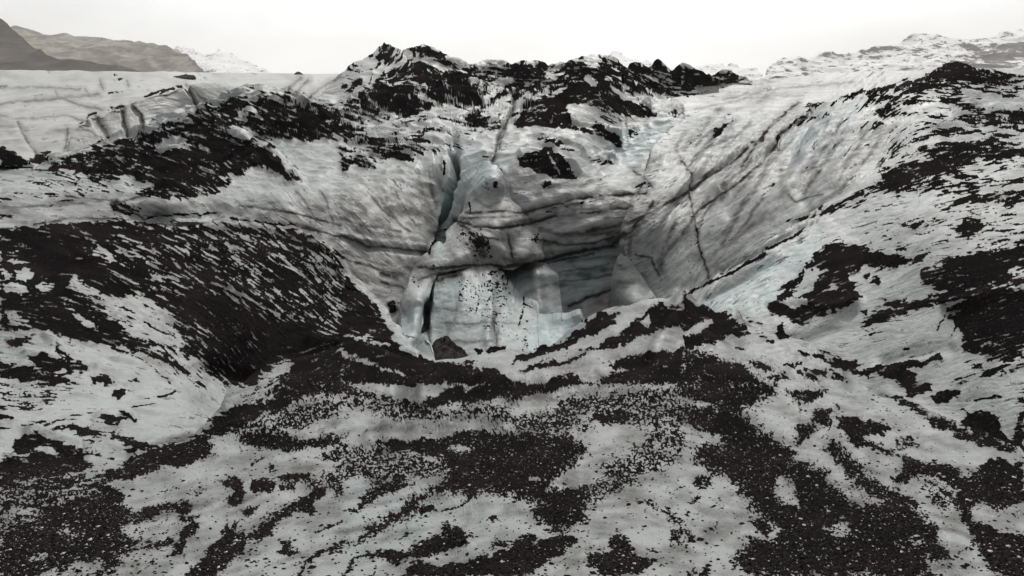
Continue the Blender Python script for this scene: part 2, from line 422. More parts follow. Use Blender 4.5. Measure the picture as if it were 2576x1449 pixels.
d s .6 3 ; 0 12 14 20 22 30
d s .7 3 ; 100 32 108 34 118 36
d s .8 6 ; 88 24 96 28 104 36
d s .8 3 ; 126 32 128 44 130 56
d s .7 4 ; 58 66 70 62 86 60
d s .7 6 ; 228 20 205 26 185 30
d s .5 8 ; 150 28 165 32 190 32 210 30
d s .7 3 ; 150 36 170 40 190 38 205 34
d s .5 3 ; 165 60 185 58 202 54
d s .5 3 ; 165 68 185 66 204 62
d s .6 5 ; 0 20 20 26 45 30
d s .6 3 ; 0 45 15 50 35 56
@Z6
d s .6 6 ; 20 4 8 20 0 32
d s .6 4 ; 30 0 22 10 12 24
d s .5 8 ; 45 10 38 24 30 40
d s .5 5 ; 60 5 50 20 40 34
h s 26 22 ; 0 84 -6 108 -20 124
h s 20 18 ; 38 96 60 112 90 126 120 142
h s -16 16 ; 25 105 40 118
a s .85 3 ; 0 79 20 68 35 62 42 58 50 53 60 48
a p .95 1 ; 56 48 60 45 64 45 62 48 57 50
a s .75 3 ; 64 43 75 38 85 32 92 28
a s .6 4 ; 80 22 95 20 105 16 120 11 130 12
a s .85 5 ; 105 14 120 8 128 4 135 0
a p .7 3 ; 130 10 140 5 150 0 140 0 128 6
a s .6 2 ; 138 15 150 12 160 8 180 3
a p .3 6 ; 130 30 145 22 165 18 185 12 200 8 230 2 258 0 258 40 230 42 200 44 185 46 160 48 150 35
a p .06 5 ; 20 75 60 50 100 30 150 12 180 8 150 25 110 38 90 55 60 90 20 88
a p .1 4 ; 150 45 165 32 185 30 205 25 205 30 185 40
a p .85 4 ; 200 5 220 3 240 0 258 0 258 6 230 8 210 8
a p .85 3 ; 205 30 212 22 225 20 225 28 215 32
a p .95 4 ; 93 56 100 48 112 40 122 38 118 42 130 40 141 42 140 46 155 47 170 50 188 46 180 52 160 56 145 57 135 56 125 60 124 62 130 72 135 80 125 86 118 88 115 92 110 88 100 94 90 100 78 94 66 90 66 86 75 84 85 87 90 82 75 80 73 78 80 75 100 72 102 66 108 62 115 60 105 58 95 58
a p .05 2 ; 82 79 90 68 98 63 102 60 108 60 102 68 95 77 85 80
a p .05 2 ; 107 76 113 70 117 70 115 75
a p .05 2 ; 75 84 85 81 97 82 92 86 82 86
a p .75 3 ; 75 72 85 64 93 57 90 66 80 74
a p .9 2 ; 134 63 140 61 143 64 138 66
a p .9 2 ; 143 69 146 64 150 66 148 70
a p .9 2 ; 71 104 74 100 78 104 80 111 74 110
a s .6 3 ; 48 95 52 94
a s .6 3 ; 50 98 60 100
a p .93 5 ; 180 57 200 52 215 48 235 44 258 40 258 70 235 70 215 72 200 75 185 72 178 68 180 62
a p .3 3 ; 245 58 258 56 258 64 248 66
a p .94 5 ; 135 100 145 92 160 86 175 82 190 77 210 74 235 72 258 74 258 100 240 100 225 104 215 98 202 97 202 90 212 80 200 82 185 88 165 92 150 98 138 103
a p .92 5 ; 202 90 212 82 230 76 258 76 258 110 240 115 225 112 210 108 205 100
a p .75 5 ; 210 105 235 108 258 112 258 125 235 128 220 124 208 116
a p .75 2 ; 135 90 140 88 138 94
a p .75 2 ; 153 82 170 80 165 85 155 86
a p .65 2 ; 133 112 140 108 145 107 142 111
a p .65 2 ; 167 117 173 118 170 121
a s .7 3 ; 200 90 195 98 192 105
a s .7 3 ; 206 98 203 108
a p .93 4 ; 98 122 110 121 107 126 100 125
a p .93 4 ; 108 127 115 125 130 128 133 135 145 133 165 128 180 127 195 122 196 127 185 130 170 134 178 142 190 145 165 145 150 138 138 137 133 138 122 134 112 130
a p .6 5 ; 215 128 235 130 258 128 258 135 235 138 205 142 225 136
a p .93 3 ; 0 80 10 84 20 89 35 95 48 103 50 105 42 107 30 110 18 115 5 118 0 120
a p .1 2 ; 0 106 12 98 25 96 20 102 8 110
a p .04 2 ; 37 93 42 92 47 97 50 102 44 100
a p .75 3 ; 58 107 66 111 72 113 64 114 57 110
a s .8 3 ; 88 120 95 123
a s .7 3 ; 40 117 47 119
a p .9 5 ; 0 120 15 121 30 126 45 128 50 135 60 145 0 145
a p .7 4 ; 52 128 65 130 70 134 62 135 50 131
a p .7 3 ; 78 127 90 130 85 132 75 130
a p .75 4 ; 88 134 105 133 108 138 100 142 88 137
a p .65 4 ; 65 138 78 136 80 142 68 145
a p .65 3 ; 108 132 118 137 124 145 114 141
b p .8 10 ; 10 85 60 55 110 25 100 50 70 85 50 95
d p .25 8 ; 60 30 120 5 100 18 60 48 25 65
h s -20 16 ; 75 112 95 108 115 100 125 88
h s 16 10 ; 66 86 90 84 110 88 132 80
h s 10 8 ; 110 42 130 40
h s 22 16 ; 205 88 225 84 258 80
h s -16 16 ; 150 128 200 118
h s -8 6 ; 30 60 70 38 100 22
h s -14 10 ; 20 80 50 64 70 50
@Z7
a p .05 6 ; 105 65 140 62 190 62 240 55 225 95 190 130 150 132 150 90 120 85 95 80
a p .35 5 ; 0 0 30 2 55 6 70 8 50 12 30 18 0 20
a p .9 3 ; 0 24 10 25 8 27 0 28
a p .9 2 ; 84 7 88 4 96 3 96 6 92 11 87 9
a p .9 1 ; 108 10 112 10 112 11
a s .8 2 ; 100 18 110 16 118 15
a s .7 2 ; 120 9 132 6
a s .65 2 ; 33 30 50 26 70 21
a s .5 3 ; 0 34 20 31 35 28
a p .92 3 ; 73 25 85 23 95 24 102 27 100 29 92 26 88 28 88 32 80 30
a p .92 2 ; 90 20 95 20 98 24
a p .92 3 ; 36 33 50 31 60 32 72 35 74 38 60 38 50 34 42 34
a p .4 3 ; 66 30 80 30 88 34 88 40 70 46 60 42 74 38
a p .96 3 ; 10 47 18 40 22 37 28 37 38 40 50 45 60 49 75 54 65 53 50 50 38 47 30 50 20 52 12 53
a s .8 4 ; 75 54 85 57 98 60
a p .9 3 ; 88 38 100 42 115 45 118 47 108 50 95 45
a p .9 3 ; 94 48 102 50 105 54 98 52
a p .04 3 ; 70 48 90 47 95 50 103 54 98 59 85 57 72 52
a p .04 2 ; 22 50 35 47 42 47 48 50 60 54 75 63 60 58 45 52 30 53
a p .95 4 ; 0 58 20 54 35 53 45 55 44 49 52 49 60 54 72 62 65 66 50 68 30 72 12 76 0 82
a p .5 6 ; 0 75 40 70 90 64 100 72 70 80 40 88 0 90
a p .85 4 ; 0 90 20 90 40 87 40 90 20 93 0 96
a p .94 5 ; 100 58 104 55 110 52 119 48 130 44 137 43 148 45 158 47 162 52 155 56 145 59 128 62 110 68 95 70 85 68 96 64
a p .92 6 ; 145 42 152 36 160 29 170 21 180 15 200 11 225 10 215 18 205 22 190 28 175 33 160 40 150 46
a p .4 6 ; 178 8 200 2 215 0 230 0 225 8 205 12 185 16
a p .55 8 ; 165 38 185 30 205 25 225 15 240 10 258 12 258 25 240 35 225 40 205 36 190 36 175 40
a p .88 6 ; 205 5 235 0 258 0 258 8 240 8 220 12
a p .08 4 ; 210 36 230 34 248 26 258 18 258 35 240 38 225 41
a p .9 5 ; 185 38 200 35 210 37 220 42 235 42 258 38 258 46 235 47 215 50 195 48 180 46
a p .8 7 ; 30 95 60 85 80 78 92 80 93 92 102 97 118 100 108 105 95 108 88 115 105 118 100 125 92 130 85 140 75 148 60 148 40 140 20 148 0 148 0 110 15 105
a p .15 3 ; 22 131 35 127 34 133 24 135
a p .15 3 ; 60 135 75 132 80 138 68 146 50 148 45 142
a p .3 4 ; 45 108 62 112 52 118
a p .5 5 ; 0 100 30 96 25 106 0 110
a p .95 3 ; 105 98 115 93 128 89 140 88 145 92 146 95 140 98 132 95 120 97 112 101
a p .85 2 ; 138 97 142 100 150 100 142 105 136 105
a p .95 2 ; 142 107 149 107 149 111 142 116 140 122 134 129 125 131 130 126 135 118 137 110
a p .8 3 ; 106 123 120 119 130 115 128 120 118 125
a p .97 3 ; 168 112 172 108 179 106 178 113 186 114 186 124 180 128 165 140 155 148 138 148 145 140 155 130 160 122 170 115
a p .97 3 ; 186 117 195 110 203 100 212 96 222 90 232 84 238 78 246 80 244 86 238 90 240 97 234 99 225 96 215 102 208 105 206 113 200 116 190 119
a p .88 2 ; 165 73 175 70 183 74 185 82 182 90 175 92 174 86 178 82 170 78
a p .88 2 ; 188 72 198 70 208 76 205 82 195 83 190 78
a p .88 2 ; 205 71 220 67 235 67 238 72 225 74 215 73
a p .85 2 ; 210 76 222 75 223 81 214 80
a p .85 2 ; 183 97 196 91 192 99 184 100
a p .8 2 ; 187 59 200 56 196 60 188 62
a p .7 2 ; 203 61 209 61 208 65 204 67
a p .6 2 ; 140 82 151 81 145 84
a p .55 4 ; 225 75 258 60 258 85 245 80
a p .75 3 ; 237 56 248 51 258 48 258 54 245 58
a p .85 2 ; 210 128 213 121 219 118 220 124 228 127 220 130
a s .8 4 ; 225 145 232 135 240 128 250 124 258 121
a p .55 2 ; 104 144 112 136 118 133
a s .75 3 ; 238 112 248 108 258 104
a s .5 2 ; 115 84 135 78
a s .6 2 ; 193 135 200 132
h s 26 16 ; 103 56 119 48 137 44 158 47 190 46 215 49 240 46
h s 22 12 ; 22 38 38 41 60 50
h s 22 14 ; 10 58 40 52 60 56
h s -18 14 ; 70 50 95 53
h s 16 12 ; 74 26 90 23 102 28
h s 20 14 ; 150 40 170 28 205 18 230 12
h s -12 14 ; 215 38 250 28
h s 12 30 ; 140 80 150 90 140 110
h s 14 30 ; 30 110 90 95
h s -8 16 ; 110 80 150 75 200 62
h s -10 16 ; 150 120 190 90 230 76
@Z8
a p .9 5 ; 0 0 12 4 25 9 40 12 55 14 60 18 50 20 30 14 15 10 0 6
a p .55 8 ; 0 6 20 12 45 16 80 20 110 16 140 12 200 5 258 3 258 30 230 25 200 22 180 22 190 35 150 38 120 30 90 26 60 28 40 30 25 22 0 15
a p .05 3 ; 33 7 45 4 55 7 45 10 38 10
a p .94 4 ; 60 14 72 9 80 4 88 2 95 5 105 3 120 0 180 0 165 4 150 6 138 10 128 12 130 8 115 10 105 14 85 14 72 19 62 17
a p .12 5 ; 125 18 140 12 158 9 165 13 160 20 140 24 130 22
a p .12 4 ; 30 32 60 30 85 29 100 26 115 24 100 30 80 33 65 36 40 34 20 38 0 41 0 36
a p .03 3 ; 0 42 20 38 40 36 60 34 72 39 60 41 40 41 20 43 10 48 0 50
a p .93 4 ; 25 44 40 42 65 42 80 40 92 37 105 37 120 40 118 48 105 50 100 56 85 58 70 54 50 52 35 50
a p .86 8 ; 85 42 100 38 120 36 150 36 170 38 180 46 185 52 175 58 168 66 160 72 158 78 165 80 178 78 188 78 192 74 205 68 215 70 200 78 188 84 184 90 186 98 182 105 170 110 158 112 150 106 145 96 148 88 138 88 125 84 112 82 100 86 92 84 80 82 70 84 60 90 55 97 45 103 35 108 25 112 15 118 5 121 0 122 0 119 10 117 16 113 20 108 30 104 42 98 50 85 60 82 72 76 82 70 80 64 70 62
a p .55 6 ; 0 45 30 46 60 55 75 60 78 68 60 72 50 76 40 82 30 84 20 90 15 96 8 98 15 88 22 78 20 72 0 70
a p .75 3 ; 8 96 16 88 22 78 30 72 45 70 48 76 38 82 28 86 18 92 12 98
a p .2 3 ; 80 47 90 46 100 48 96 54 85 51
a p .1 1 ; 141 70 150 70 150 73 142 73
a p .85 3 ; 58 93 68 91 70 95 60 98
a s .7 3 ; 70 96 85 94 95 88 100 84
a p .88 2 ; 12 131 35 126 50 127 65 119 75 111 80 104 85 106 95 115 100 123 90 122 80 124 70 130 55 131 40 134 25 131
a p .8 2 ; 108 102 114 100 118 101 112 104
a s .7 2 ; 44 117 52 112
a p .92 3 ; 48 145 55 135 65 134 75 138 95 134 110 128 128 126 131 118 140 114 146 116 145 122 158 118 165 114 178 114 182 117 172 122 168 130 158 132 150 140 135 145
a p .6 2 ; 113 122 118 118 126 118 125 124
a p .6 3 ; 8 134 0 145 8 140
a s .75 3 ; 3 145 10 132 20 128
a p .9 3 ; 202 118 210 115 218 120 220 127 235 133 230 140 215 145 198 145 190 138 188 128 196 130 205 126
a p .75 2 ; 186 126 192 128 192 134
a p .7 4 ; 218 88 232 92 245 98 250 106 258 108 258 104 240 93 225 88
a p .8 3 ; 248 110 256 110 258 120 250 120
a p .45 6 ; 175 60 200 60 220 50 240 40 258 35 258 60 240 64 225 70 230 76 205 84 195 90 186 86 200 74 195 64
a p .5 5 ; 190 20 220 18 250 20 258 25 258 45 235 48 225 45 235 35 215 30 195 30 185 28
a p .92 4 ; 187 28 195 22 210 20 225 24 215 28 198 30
h s 20 12 ; 60 16 80 5 95 6 115 10 150 5
h s 14 12 ; 130 12 145 8
h s 18 14 ; 35 43 70 40 105 38 120 40
h s 12 30 ; 130 40 160 60 170 90
h s -12 20 ; 60 88 100 88 140 94
h s -8 16 ; 190 72 160 76
h s 14 24 ; 80 110 95 122
h s 16 24 ; 120 130 180 116
b p .4 20 ; 0 60 80 80 60 120 0 140
b p .3 20 ; 90 90 140 95 140 120 100 120
@Z9
a p .86 7 ; 0 0 70 0 70 5 60 14 45 18 46 25 60 35 75 45 83 52 85 60 98 60 95 65 108 66 112 72 125 85 135 88 140 82 128 72 122 65 112 55 107 48 110 42 118 42 125 55 135 65 145 72 152 80 170 85 178 95 183 105 192 106 190 118 200 125 195 135 180 130 188 145 50 145 38 132 48 122 52 115 70 120 72 110 60 100 50 92 46 85 42 78 35 70 20 66 12 60 8 55 8 48 20 45 30 48 30 40 18 35 5 30 0 25
a p .12 4 ; 0 10 15 12 22 16 10 18 0 15
a p .12 3 ; 71 70 80 69 85 80 90 92 80 92 70 85 68 78
a p .1 3 ; 110 70 120 70 122 74 113 76
a p .25 4 ; 120 85 140 82 155 88 150 92 130 92
a p .3 4 ; 108 108 120 102 130 105 125 115 110 115
a p .4 4 ; 170 115 185 118 178 124 168 120
a p .88 3 ; 98 22 105 18 112 20 110 28 112 32 104 32 98 30
a p .88 3 ; 86 30 98 30 100 36 92 42 85 48 84 42 90 38 84 33
a p .8 3 ; 78 6 90 4 110 4 106 10 98 14 88 15 82 10
a p .8 2 ; 113 16 120 16 120 19 115 18
a p .92 3 ; 117 25 125 25 140 28 155 31 160 34 150 36 152 40 140 38 135 40 145 44 155 48 162 50 158 53 145 48 135 46 125 44 120 36
a p .55 3 ; 160 42 172 38 178 46 165 52 162 48
a p .88 4 ; 157 70 165 64 165 55 175 56 180 60 195 60 205 64 215 70 225 62 235 55 245 60 258 62 258 90 245 92 235 95 225 88 215 95 220 102 235 108 245 112 258 118 258 130 240 125 225 118 228 128 245 140 258 145 235 138 215 108 210 98 205 90 208 80 195 72 180 68 168 74 158 74
a p .45 5 ; 180 72 195 75 205 82 200 95 188 90 183 80
a p .88 4 ; 220 118 235 112 258 115 258 148 235 140 228 130
a p .78 3 ; 150 7 165 10 180 18 195 25 210 33 225 40 240 46 255 52 245 52 225 46 210 40 198 36 185 28 172 18
a p .96 2 ; 167 0 185 0 188 5 180 7 172 10
a p .96 2 ; 188 10 195 6 208 5 210 10 200 14 190 14
a p .98 2 ; 214 20 230 20 240 24 238 32 245 40 250 48 240 44 225 40 214 32
a p .85 2 ; 209 17 214 15 214 19
a s .8 3 ; 215 14 225 11 240 9
a p .96 2 ; 252 24 258 20 258 50 248 44 252 36
a p .6 4 ; 248 10 258 6 258 14
a p .65 3 ; 8 70 20 70 22 76 12 80
a p .65 3 ; 2 88 12 84 8 91
a p .85 2 ; 50 102 62 103 68 110 62 112 55 109
a p .65 3 ; 0 96 6 96 4 101
a p .65 3 ; 20 102 27 105 24 108
a p .65 2 ; 0 112 10 115 4 120
a p .6 3 ; 8 140 20 136 20 145 5 146
h s 14 30 ; 10 15 60 40 100 70
h s 16 30 ; 120 40 170 80
h s -10 24 ; 75 75 95 95
h s 12 26 ; 190 60 230 80
h s 16 30 ; 10 110 40 90
h s -10 24 ; 200 120 215 145
h s 10 20 ; 155 9 210 34 255 54
@Z8
h s 26 20 ; -20 -30 0 -24 30 -6 60 6 90 2
h s -18 18 ; 40 8 55 22 20 32
h s 20 16 ; 105 4 130 6 160 0 190 -10
h s -16 18 ; 110 24 150 18 180 10
h s 18 16 ; 20 42 60 38 100 36 125 42
h s -14 16 ; 10 38 50 30 90 28
h s -16 22 ; 0 110 60 84 100 90
h s 16 22 ; 50 138 80 118 110 132
h s -14 20 ; 150 80 180 70
@Z3
d p .4 12 ; 0 85 40 80 90 88 130 90 165 95 150 120 120 145 0 145
d p .3 10 ; 0 60 60 55 130 60 90 75 20 85
d s .55 6 ; 120 90 105 115 95 130
d s .5 6 ; 150 105 130 130 118 145
d s .6 4 ; 30 96 20 106 8 120
d s .5 5 ; 52 92 44 100 30 112
d s .4 3 ; 30 75 80 66 130 62
d s .4 3 ; 10 82 50 74 90 72
@Z6
d p .4 12 ; 0 -10 100 -10 80 20 40 50 0 80
@Z5
d p .35 8 ; 225 10 257 -10 257 90 238 70 228 50
h s 8 12 ; 94 66 90 90 82 115
h s 12 10 ; 110 64 112 90 110 115
h s 10 12 ; 146 60 150 90
h s -10 6 ; 124 66 128 84
h s 10 9 ; 60 84 56 110
h s -8 7 ; 66 84 64 112
h s 14 18 ; 105 40 120 46
h s -10 10 ; 122 30 128 50
h s 9 14 ; 150 35 195 25
h s 9 14 ; 150 65 200 58
@Z3
a s .3 3 ; 0 73 14 70 30 66 44 63 54 61
@Z1
a s .3 4 ; 262 80 250 82
@Z2
a p .85 3 ; 205 60 212 54 217 52 224 58 214 62
@Z0
d s .95 3 ; 2034 292 2000 312 1967 332 1955 350 1951 367 1930 392 1905 417 1875 446 1842 471 1815 490 1792 505 1755 534 1740 546
d s .95 3 ; 1880 372 1855 396 1826 417 1800 435 1776 450 1755 466 1734 480 1705 498 1676 513 1650 526 1626 538 1604 552
d s .8 2 ; 1713 405 1722 408 1730 425 1738 438 1742 452
d s .8 2 ; 1742 452 1735 470 1734 488 1740 515 1746 542 1750 568 1755 592 1760 622 1767 654 1778 680 1785 702
a s .35 2 ; 1746 542 1750 568 1755 592 1760 622 1767 654 1778 680 1785 702
d s .6 7 ; 1967 430 1960 444
d s .5 8 ; 1925 425 1895 480 1862 525
d s .45 7 ; 1850 540 1820 590
d s .4 8 ; 1700 560 1670 620 1660 680
d s .5 9 ; 1640 540 1612 560 1596 590
d s .5 6 ; 1725 330 1700 372 1712 400
d s .45 6 ; 1800 350 1765 380 1730 420
d s .4 9 ; 1900 355 1935 350 1950 365
d s .6 2 ; 1985 490 1997 505 2005 510 2030 496 2070 487
d s .3 10 ; 2110 480 2060 520 2000 560
d s .7 3 ; 1592 430 1610 440 1640 468
d s .5 8 ; 1605 560 1585 600 1582 640
a s .6 3 ; 1640 470 1620 462 1600 470
d s .6 3 ; 1655 690 1640 650 1600 640
d p .5 8 ; 1592 425 1650 400 1660 420 1640 470 1610 450
b p .9 8 ; 1558 400 1575 350 1640 310 1700 300 1660 340 1620 380 1592 425
h s 10 14 ; 2100 300 2040 380 1980 470
h s -8 12 ; 2050 300 1990 390 1930 480
h s 9 12 ; 2200 320 2120 410 2040 500
h s -8 10 ; 2160 320 2090 400 2010 490
h s 8 12 ; 1830 330 1760 420 1700 500
h s -9 10 ; 1760 440 1690 540 1650 640
h s 10 16 ; 1820 560 1760 640
@Z5
b p 1 5 ; 70 45 74 30 78 10 84 -8 92 -8 88 10 80 34 74 46
d s .35 2 ; 75 98 95 100 115 98 135 100
d s .3 2 ; 72 88 90 90 110 88
d s .3 3 ; 80 112 100 113 115 112
"""
# ---------------------------------------------------------------- ash, dirt, blue-ice and relief maps; shadow under the left ice lip painted in
OFF = {0: (0, 0), 1: (0, 0), 2: (858.7, 0), 3: (1717.3, 0), 4: (0, 483), 5: (858.7, 483), 6: (1717.3, 483), 7: (0, 966), 8: (858.7, 966), 9: (1717.3, 966)}
maps = {'a': np.full((H, W), .045), 'd': np.full((H, W), .12), 'b': np.full((H, W), .12), 'h': np.zeros((H, W)), 'hw': np.zeros((H, W)), 'l': np.zeros((H, W))}
def sdist(xs, ys, pts, closed):
    d = np.full(xs.shape, 1e9); ins = np.zeros(xs.shape, bool); n = len(pts)
    for k in range(n if closed else max(n - 1, 1)):
        ax, ay = pts[k]; bx, by = pts[(k + 1) % n]; ex, ey = bx - ax, by - ay
        t = np.clip(((xs - ax) * ex + (ys - ay) * ey) / (ex * ex + ey * ey + 1e-9), 0, 1)
        d = np.minimum(d, (xs - ax - t * ex) ** 2 + (ys - ay - t * ey) ** 2)
        if closed:
            c = (ay > ys) != (by > ys)
            ins ^= c & (xs < ex * (ys - ay) / (ey if abs(ey) > 1e-9 else 1e-9) + ax)
    d = np.sqrt(d)
    return np.where(ins, -d, d) if closed else d
WX = 3.5 * unit(blur(wn(), 5)) + 2.2 * unit(blur(wn(), 1.8)); WY = 2.6 * unit(blur(wn(), 5)) + 1.7 * unit(blur(wn(), 1.8))
def paint(text):
    ox = oy = 0
    for ln in text.split("\n"):
        ln = ln.strip()
        if not ln: continue
        if ln[0] == '@': cur = int(ln[2]); sc_ = 1 if ln[2] == '0' else 10 / 3; ox, oy = OFF[int(ln[2])]; continue
        hd, body = ln.split(';'); ch, kd, v, wd = hd.split(); v = float(v); wd = float(wd)
        q = list(map(float, body.split())); pts = [(ox + q[i] * sc_, oy + q[i + 1] * sc_) for i in range(0, len(q), 2)]
        pad = 3 * wd + 22
        x0 = max(int((min(p[0] for p in pts) - pad) / S), 0); x1 = min(int((max(p[0] for p in pts) + pad) / S) + 1, W)
        y0 = max(int((min(p[1] for p in pts) - pad) / S), 0); y1 = min(int((max(p[1] for p in pts) + pad) / S) + 1, H)
        if x1 <= x0 or y1 <= y0: continue
        sl = (slice(y0, y1), slice(x0, x1)); wd *= 1.7 if (ch == 'a' and kd == 'p' and cur in (4, 6, 7, 8, 9)) else 1.0
        k = (0 if wd >= 8 else .35) if ch == 'h' else .35 if kd == 's' else (1.0 if wd > 2 else .6)
        sdv = sdist(GX[sl] + WX[sl] * k, GY[sl] + WY[sl] * k, pts, kd == 'p')
        m = maps['hw' if ch == 'h' and wd >= 8 else ch]
        if ch == 'd' and kd == 's':       # dirt-filled cracks, plus painted shading along some edges: dark core with a stained halo
            core = np.exp(-(sdv / (wd * .9 + 1.3)) ** 2) * v * 1.3; halo = np.exp(-(sdv / (wd * 3 + 5)) ** 2) * v * .5
            maps['l'][sl] = np.maximum(maps['l'][sl], np.maximum(core, halo)); continue
        if ch == 'h':
            m[sl] += v * (np.exp(-(sdv / wd) ** 2) if kd == 's' else 1 / (1 + np.exp(sdv / wd)))
        else:
            al = np.exp(-(sdv / wd) ** 2 * .8) if kd == 's' else 1 / (1 + np.exp(np.clip(sdv / wd * 2.2, -30, 30)))
            m[sl] = m[sl] * (1 - al) + v * al
HSM = 0
def order(text):                # stained areas first, then the thin lines on them
    out = []; first = []; cur = '@Z1'
    for ln in text.split("\n"):
        ln = ln.strip()
        if ln[:1] == '@': cur = ln
        elif ln[:3] in ('d p', 'b p'): first += [cur, ln]; continue
        out.append(ln)
    return "\n".join(first + out)
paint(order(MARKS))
def line(s): return [tuple(map(float, p.split())) for p in s.replace("\n", "").split(";") if p.strip()]
FG_TOP = line("-1500 1200;-420 1180;0 1185;60 1150;150 1178;240 1168;327 1172;347 1153;397 1126;457 1108;483 1107;500 1089;533 1063;567 1036;597 996;640 958;680 930;717 905;777 880;847 858;880 856;940 874;986 888;1046 906;1092 910;1142 903;1165 884;1192 870;1219 868;1249 866;1282 886;1312 896;1352 876;1426 843;1476 813;1526 783;1552 779;1572 788;1599 776;1636 746;1659 748;1692 753;1717 748;1767 776;1800 786;1850 785;1874 803;1884 823;1924 846;1984 873;2050 896;2117 933;2164 966;2210 989;2284 1016;2350 1046;2434 1083;2500 1109;2576 1139;3000 1280;4200 1600")
def interp(l, x): return np.interp(x, [p[0] for p in l], [p[1] for p in l])
fgm = 1 / (1 + np.exp(-(GY - interp(FG_TOP, GX) - 60) / 30))
A_ = maps['a']; ex = 1.2 + .65 / (1 + np.exp(-(GY - 520) / 15)) * (1 - fgm); maps['a'] = np.minimum(np.where(A_ > .4, 1 - (1 - A_) ** ex, A_), .985 - .035 * fgm)
def cdf(z): return 1 / (1 + np.exp(-1.702 * z))
zs = unit(.7 * st_f + .85 * st_m + .35 * st_l + .3 * g1)
zg = unit(1.1 * g1 + .9 * unit(blur(wn(), .6)) + .5 * g2 + .2 * g3 + .4 * st_f)
zm = unit(.5 * st_f + 1.0 * st_m + .3 * st_l + .4 * g1); mm = 1 / (1 + np.exp(-(GY - 540) / 25)); zs = unit(zs * (1 - mm) + zm * mm)
pm = np.exp(-(((GX - 1240) / 210) ** 2 + ((GY - 740) / 190) ** 2) ** 2)
zs = unit(zs * (1 - pm) + unit(1.2 * g1 + .5 * st_f + .6 * g2) * pm)
ZN = unit(zs * (1 - fgm) + zg * fgm)
vein = unit(.8 * st_m + .6 * g2 + .5 * g1); rm = 1 / (1 + np.exp((GY - 500) / 20))
vein2 = np.exp(-(vein / .16) ** 2) * cdf(2.5 * (unit(g3 + .6 * g4) + .1))
ash_shadow_map = maps['a'] - cdf(ZN) - .75 * vein2 * rm * (maps['a'] > .5)
dirt_shadow_map = np.clip(maps['d'] * (.55 + .8 * cdf(unit(st_l + .6 * st_m + .8 * g4))) + np.clip(maps['d'] * .9, 0, .5) * np.clip(st_l + .3 * g3 - .7, 0, 2), 0, 1.3)
dirt_shadow_map = np.maximum(dirt_shadow_map * .5, maps['l'] * (.62 + .55 * cdf(unit(st_m + .8 * g3))))
dirt_shadow_map = dirt_shadow_map + fgm * np.clip(.07 + .07 * g4 + .05 * st_l, 0, .3)
dust = blur(maps['a'], 3.5) * .55 + blur(maps['a'], 9) * .25; dirt_shadow_map = dirt_shadow_map + .22 * dust * (.6 + .8 * cdf(unit(g2 + g3))) * (1 - .5 * pm)
blue_map = np.clip(maps['b'] * (.6 + .8 * cdf(unit(g4 + .5 * g3))), 0, 1)
dens_s = blur(maps['a'], 2.5); h_soft = blur(maps['h'] + maps['hw'], 4.5); maps['h'] = maps['h'] + blur(maps['hw'], 3.0)
# ---------------------------------------------------------------- world-space noise for relief
_p = rng.permutation(512).astype(np.int32); _g = rng.standard_normal((512, 3)); _g /= np.linalg.norm(_g, axis=1)[:, None]
def perlin(P):
    F = np.floor(P).astype(np.int32); f = P - F; u = f * f * f * (f * (f * 6 - 15) + 10); r = 0
    for a in (0, 1):
        for b in (0, 1):
            for c in (0, 1):
                h = _p[(_p[(_p[(F[:, 0] + a) & 511] + F[:, 1] + b) & 511] + F[:, 2] + c) & 511]
                g = _g[h]; d = (f[:, 0] - a) * g[:, 0] + (f[:, 1] - b) * g[:, 1] + (f[:, 2] - c) * g[:, 2]
                r = r + d * (u[:, 0] if a else 1 - u[:, 0]) * (u[:, 1] if b else 1 - u[:, 1]) * (u[:, 2] if c else 1 - u[:, 2])
    return r * 1.6
def at(x, y, D):
    c = -(np.asarray(y, float) - CY) / FU; X = (np.asarray(x, float) - CX) / FU
    yw = math.cos(PITCH) + c * math.sin(PITCH); zw = -math.sin(PITCH) + c * math.cos(PITCH)
    return np.stack([D / yw * X, D * np.ones_like(X), D / yw * zw], -1)
def tps(ctrl):
    c = np.array(ctrl); q = c[:, :2] / 400.0; n = len(q)
    def phi(r2): return .5 * r2 * np.log(r2 + 1e-12)
    r2 = ((q[:, None] - q[None]) ** 2).sum(-1)
    A = np.zeros((n + 3, n + 3)); A[:n, :n] = phi(r2) + np.eye(n) * 2e-3; A[:n, n] = 1; A[:n, n + 1:] = q; A[n, :n] = 1; A[n + 1:, :n] = q.T
    s = np.linalg.solve(A, np.concatenate([1 / c[:, 2], [0, 0, 0]]))
    dmax = c[:, 2].max() * 1.6; dmin = c[:, 2].min() * .75
    def f(x, y):
        X = x / 400.0; Y = y / 400.0; r = s[n] + s[n + 1] * X + s[n + 2] * Y
        for i in range(n): r = r + s[i] * phi((X - q[i, 0]) ** 2 + (Y - q[i, 1]) ** 2)
        return np.clip(1 / np.maximum(r, 1 / dmax), dmin, dmax)
    return f
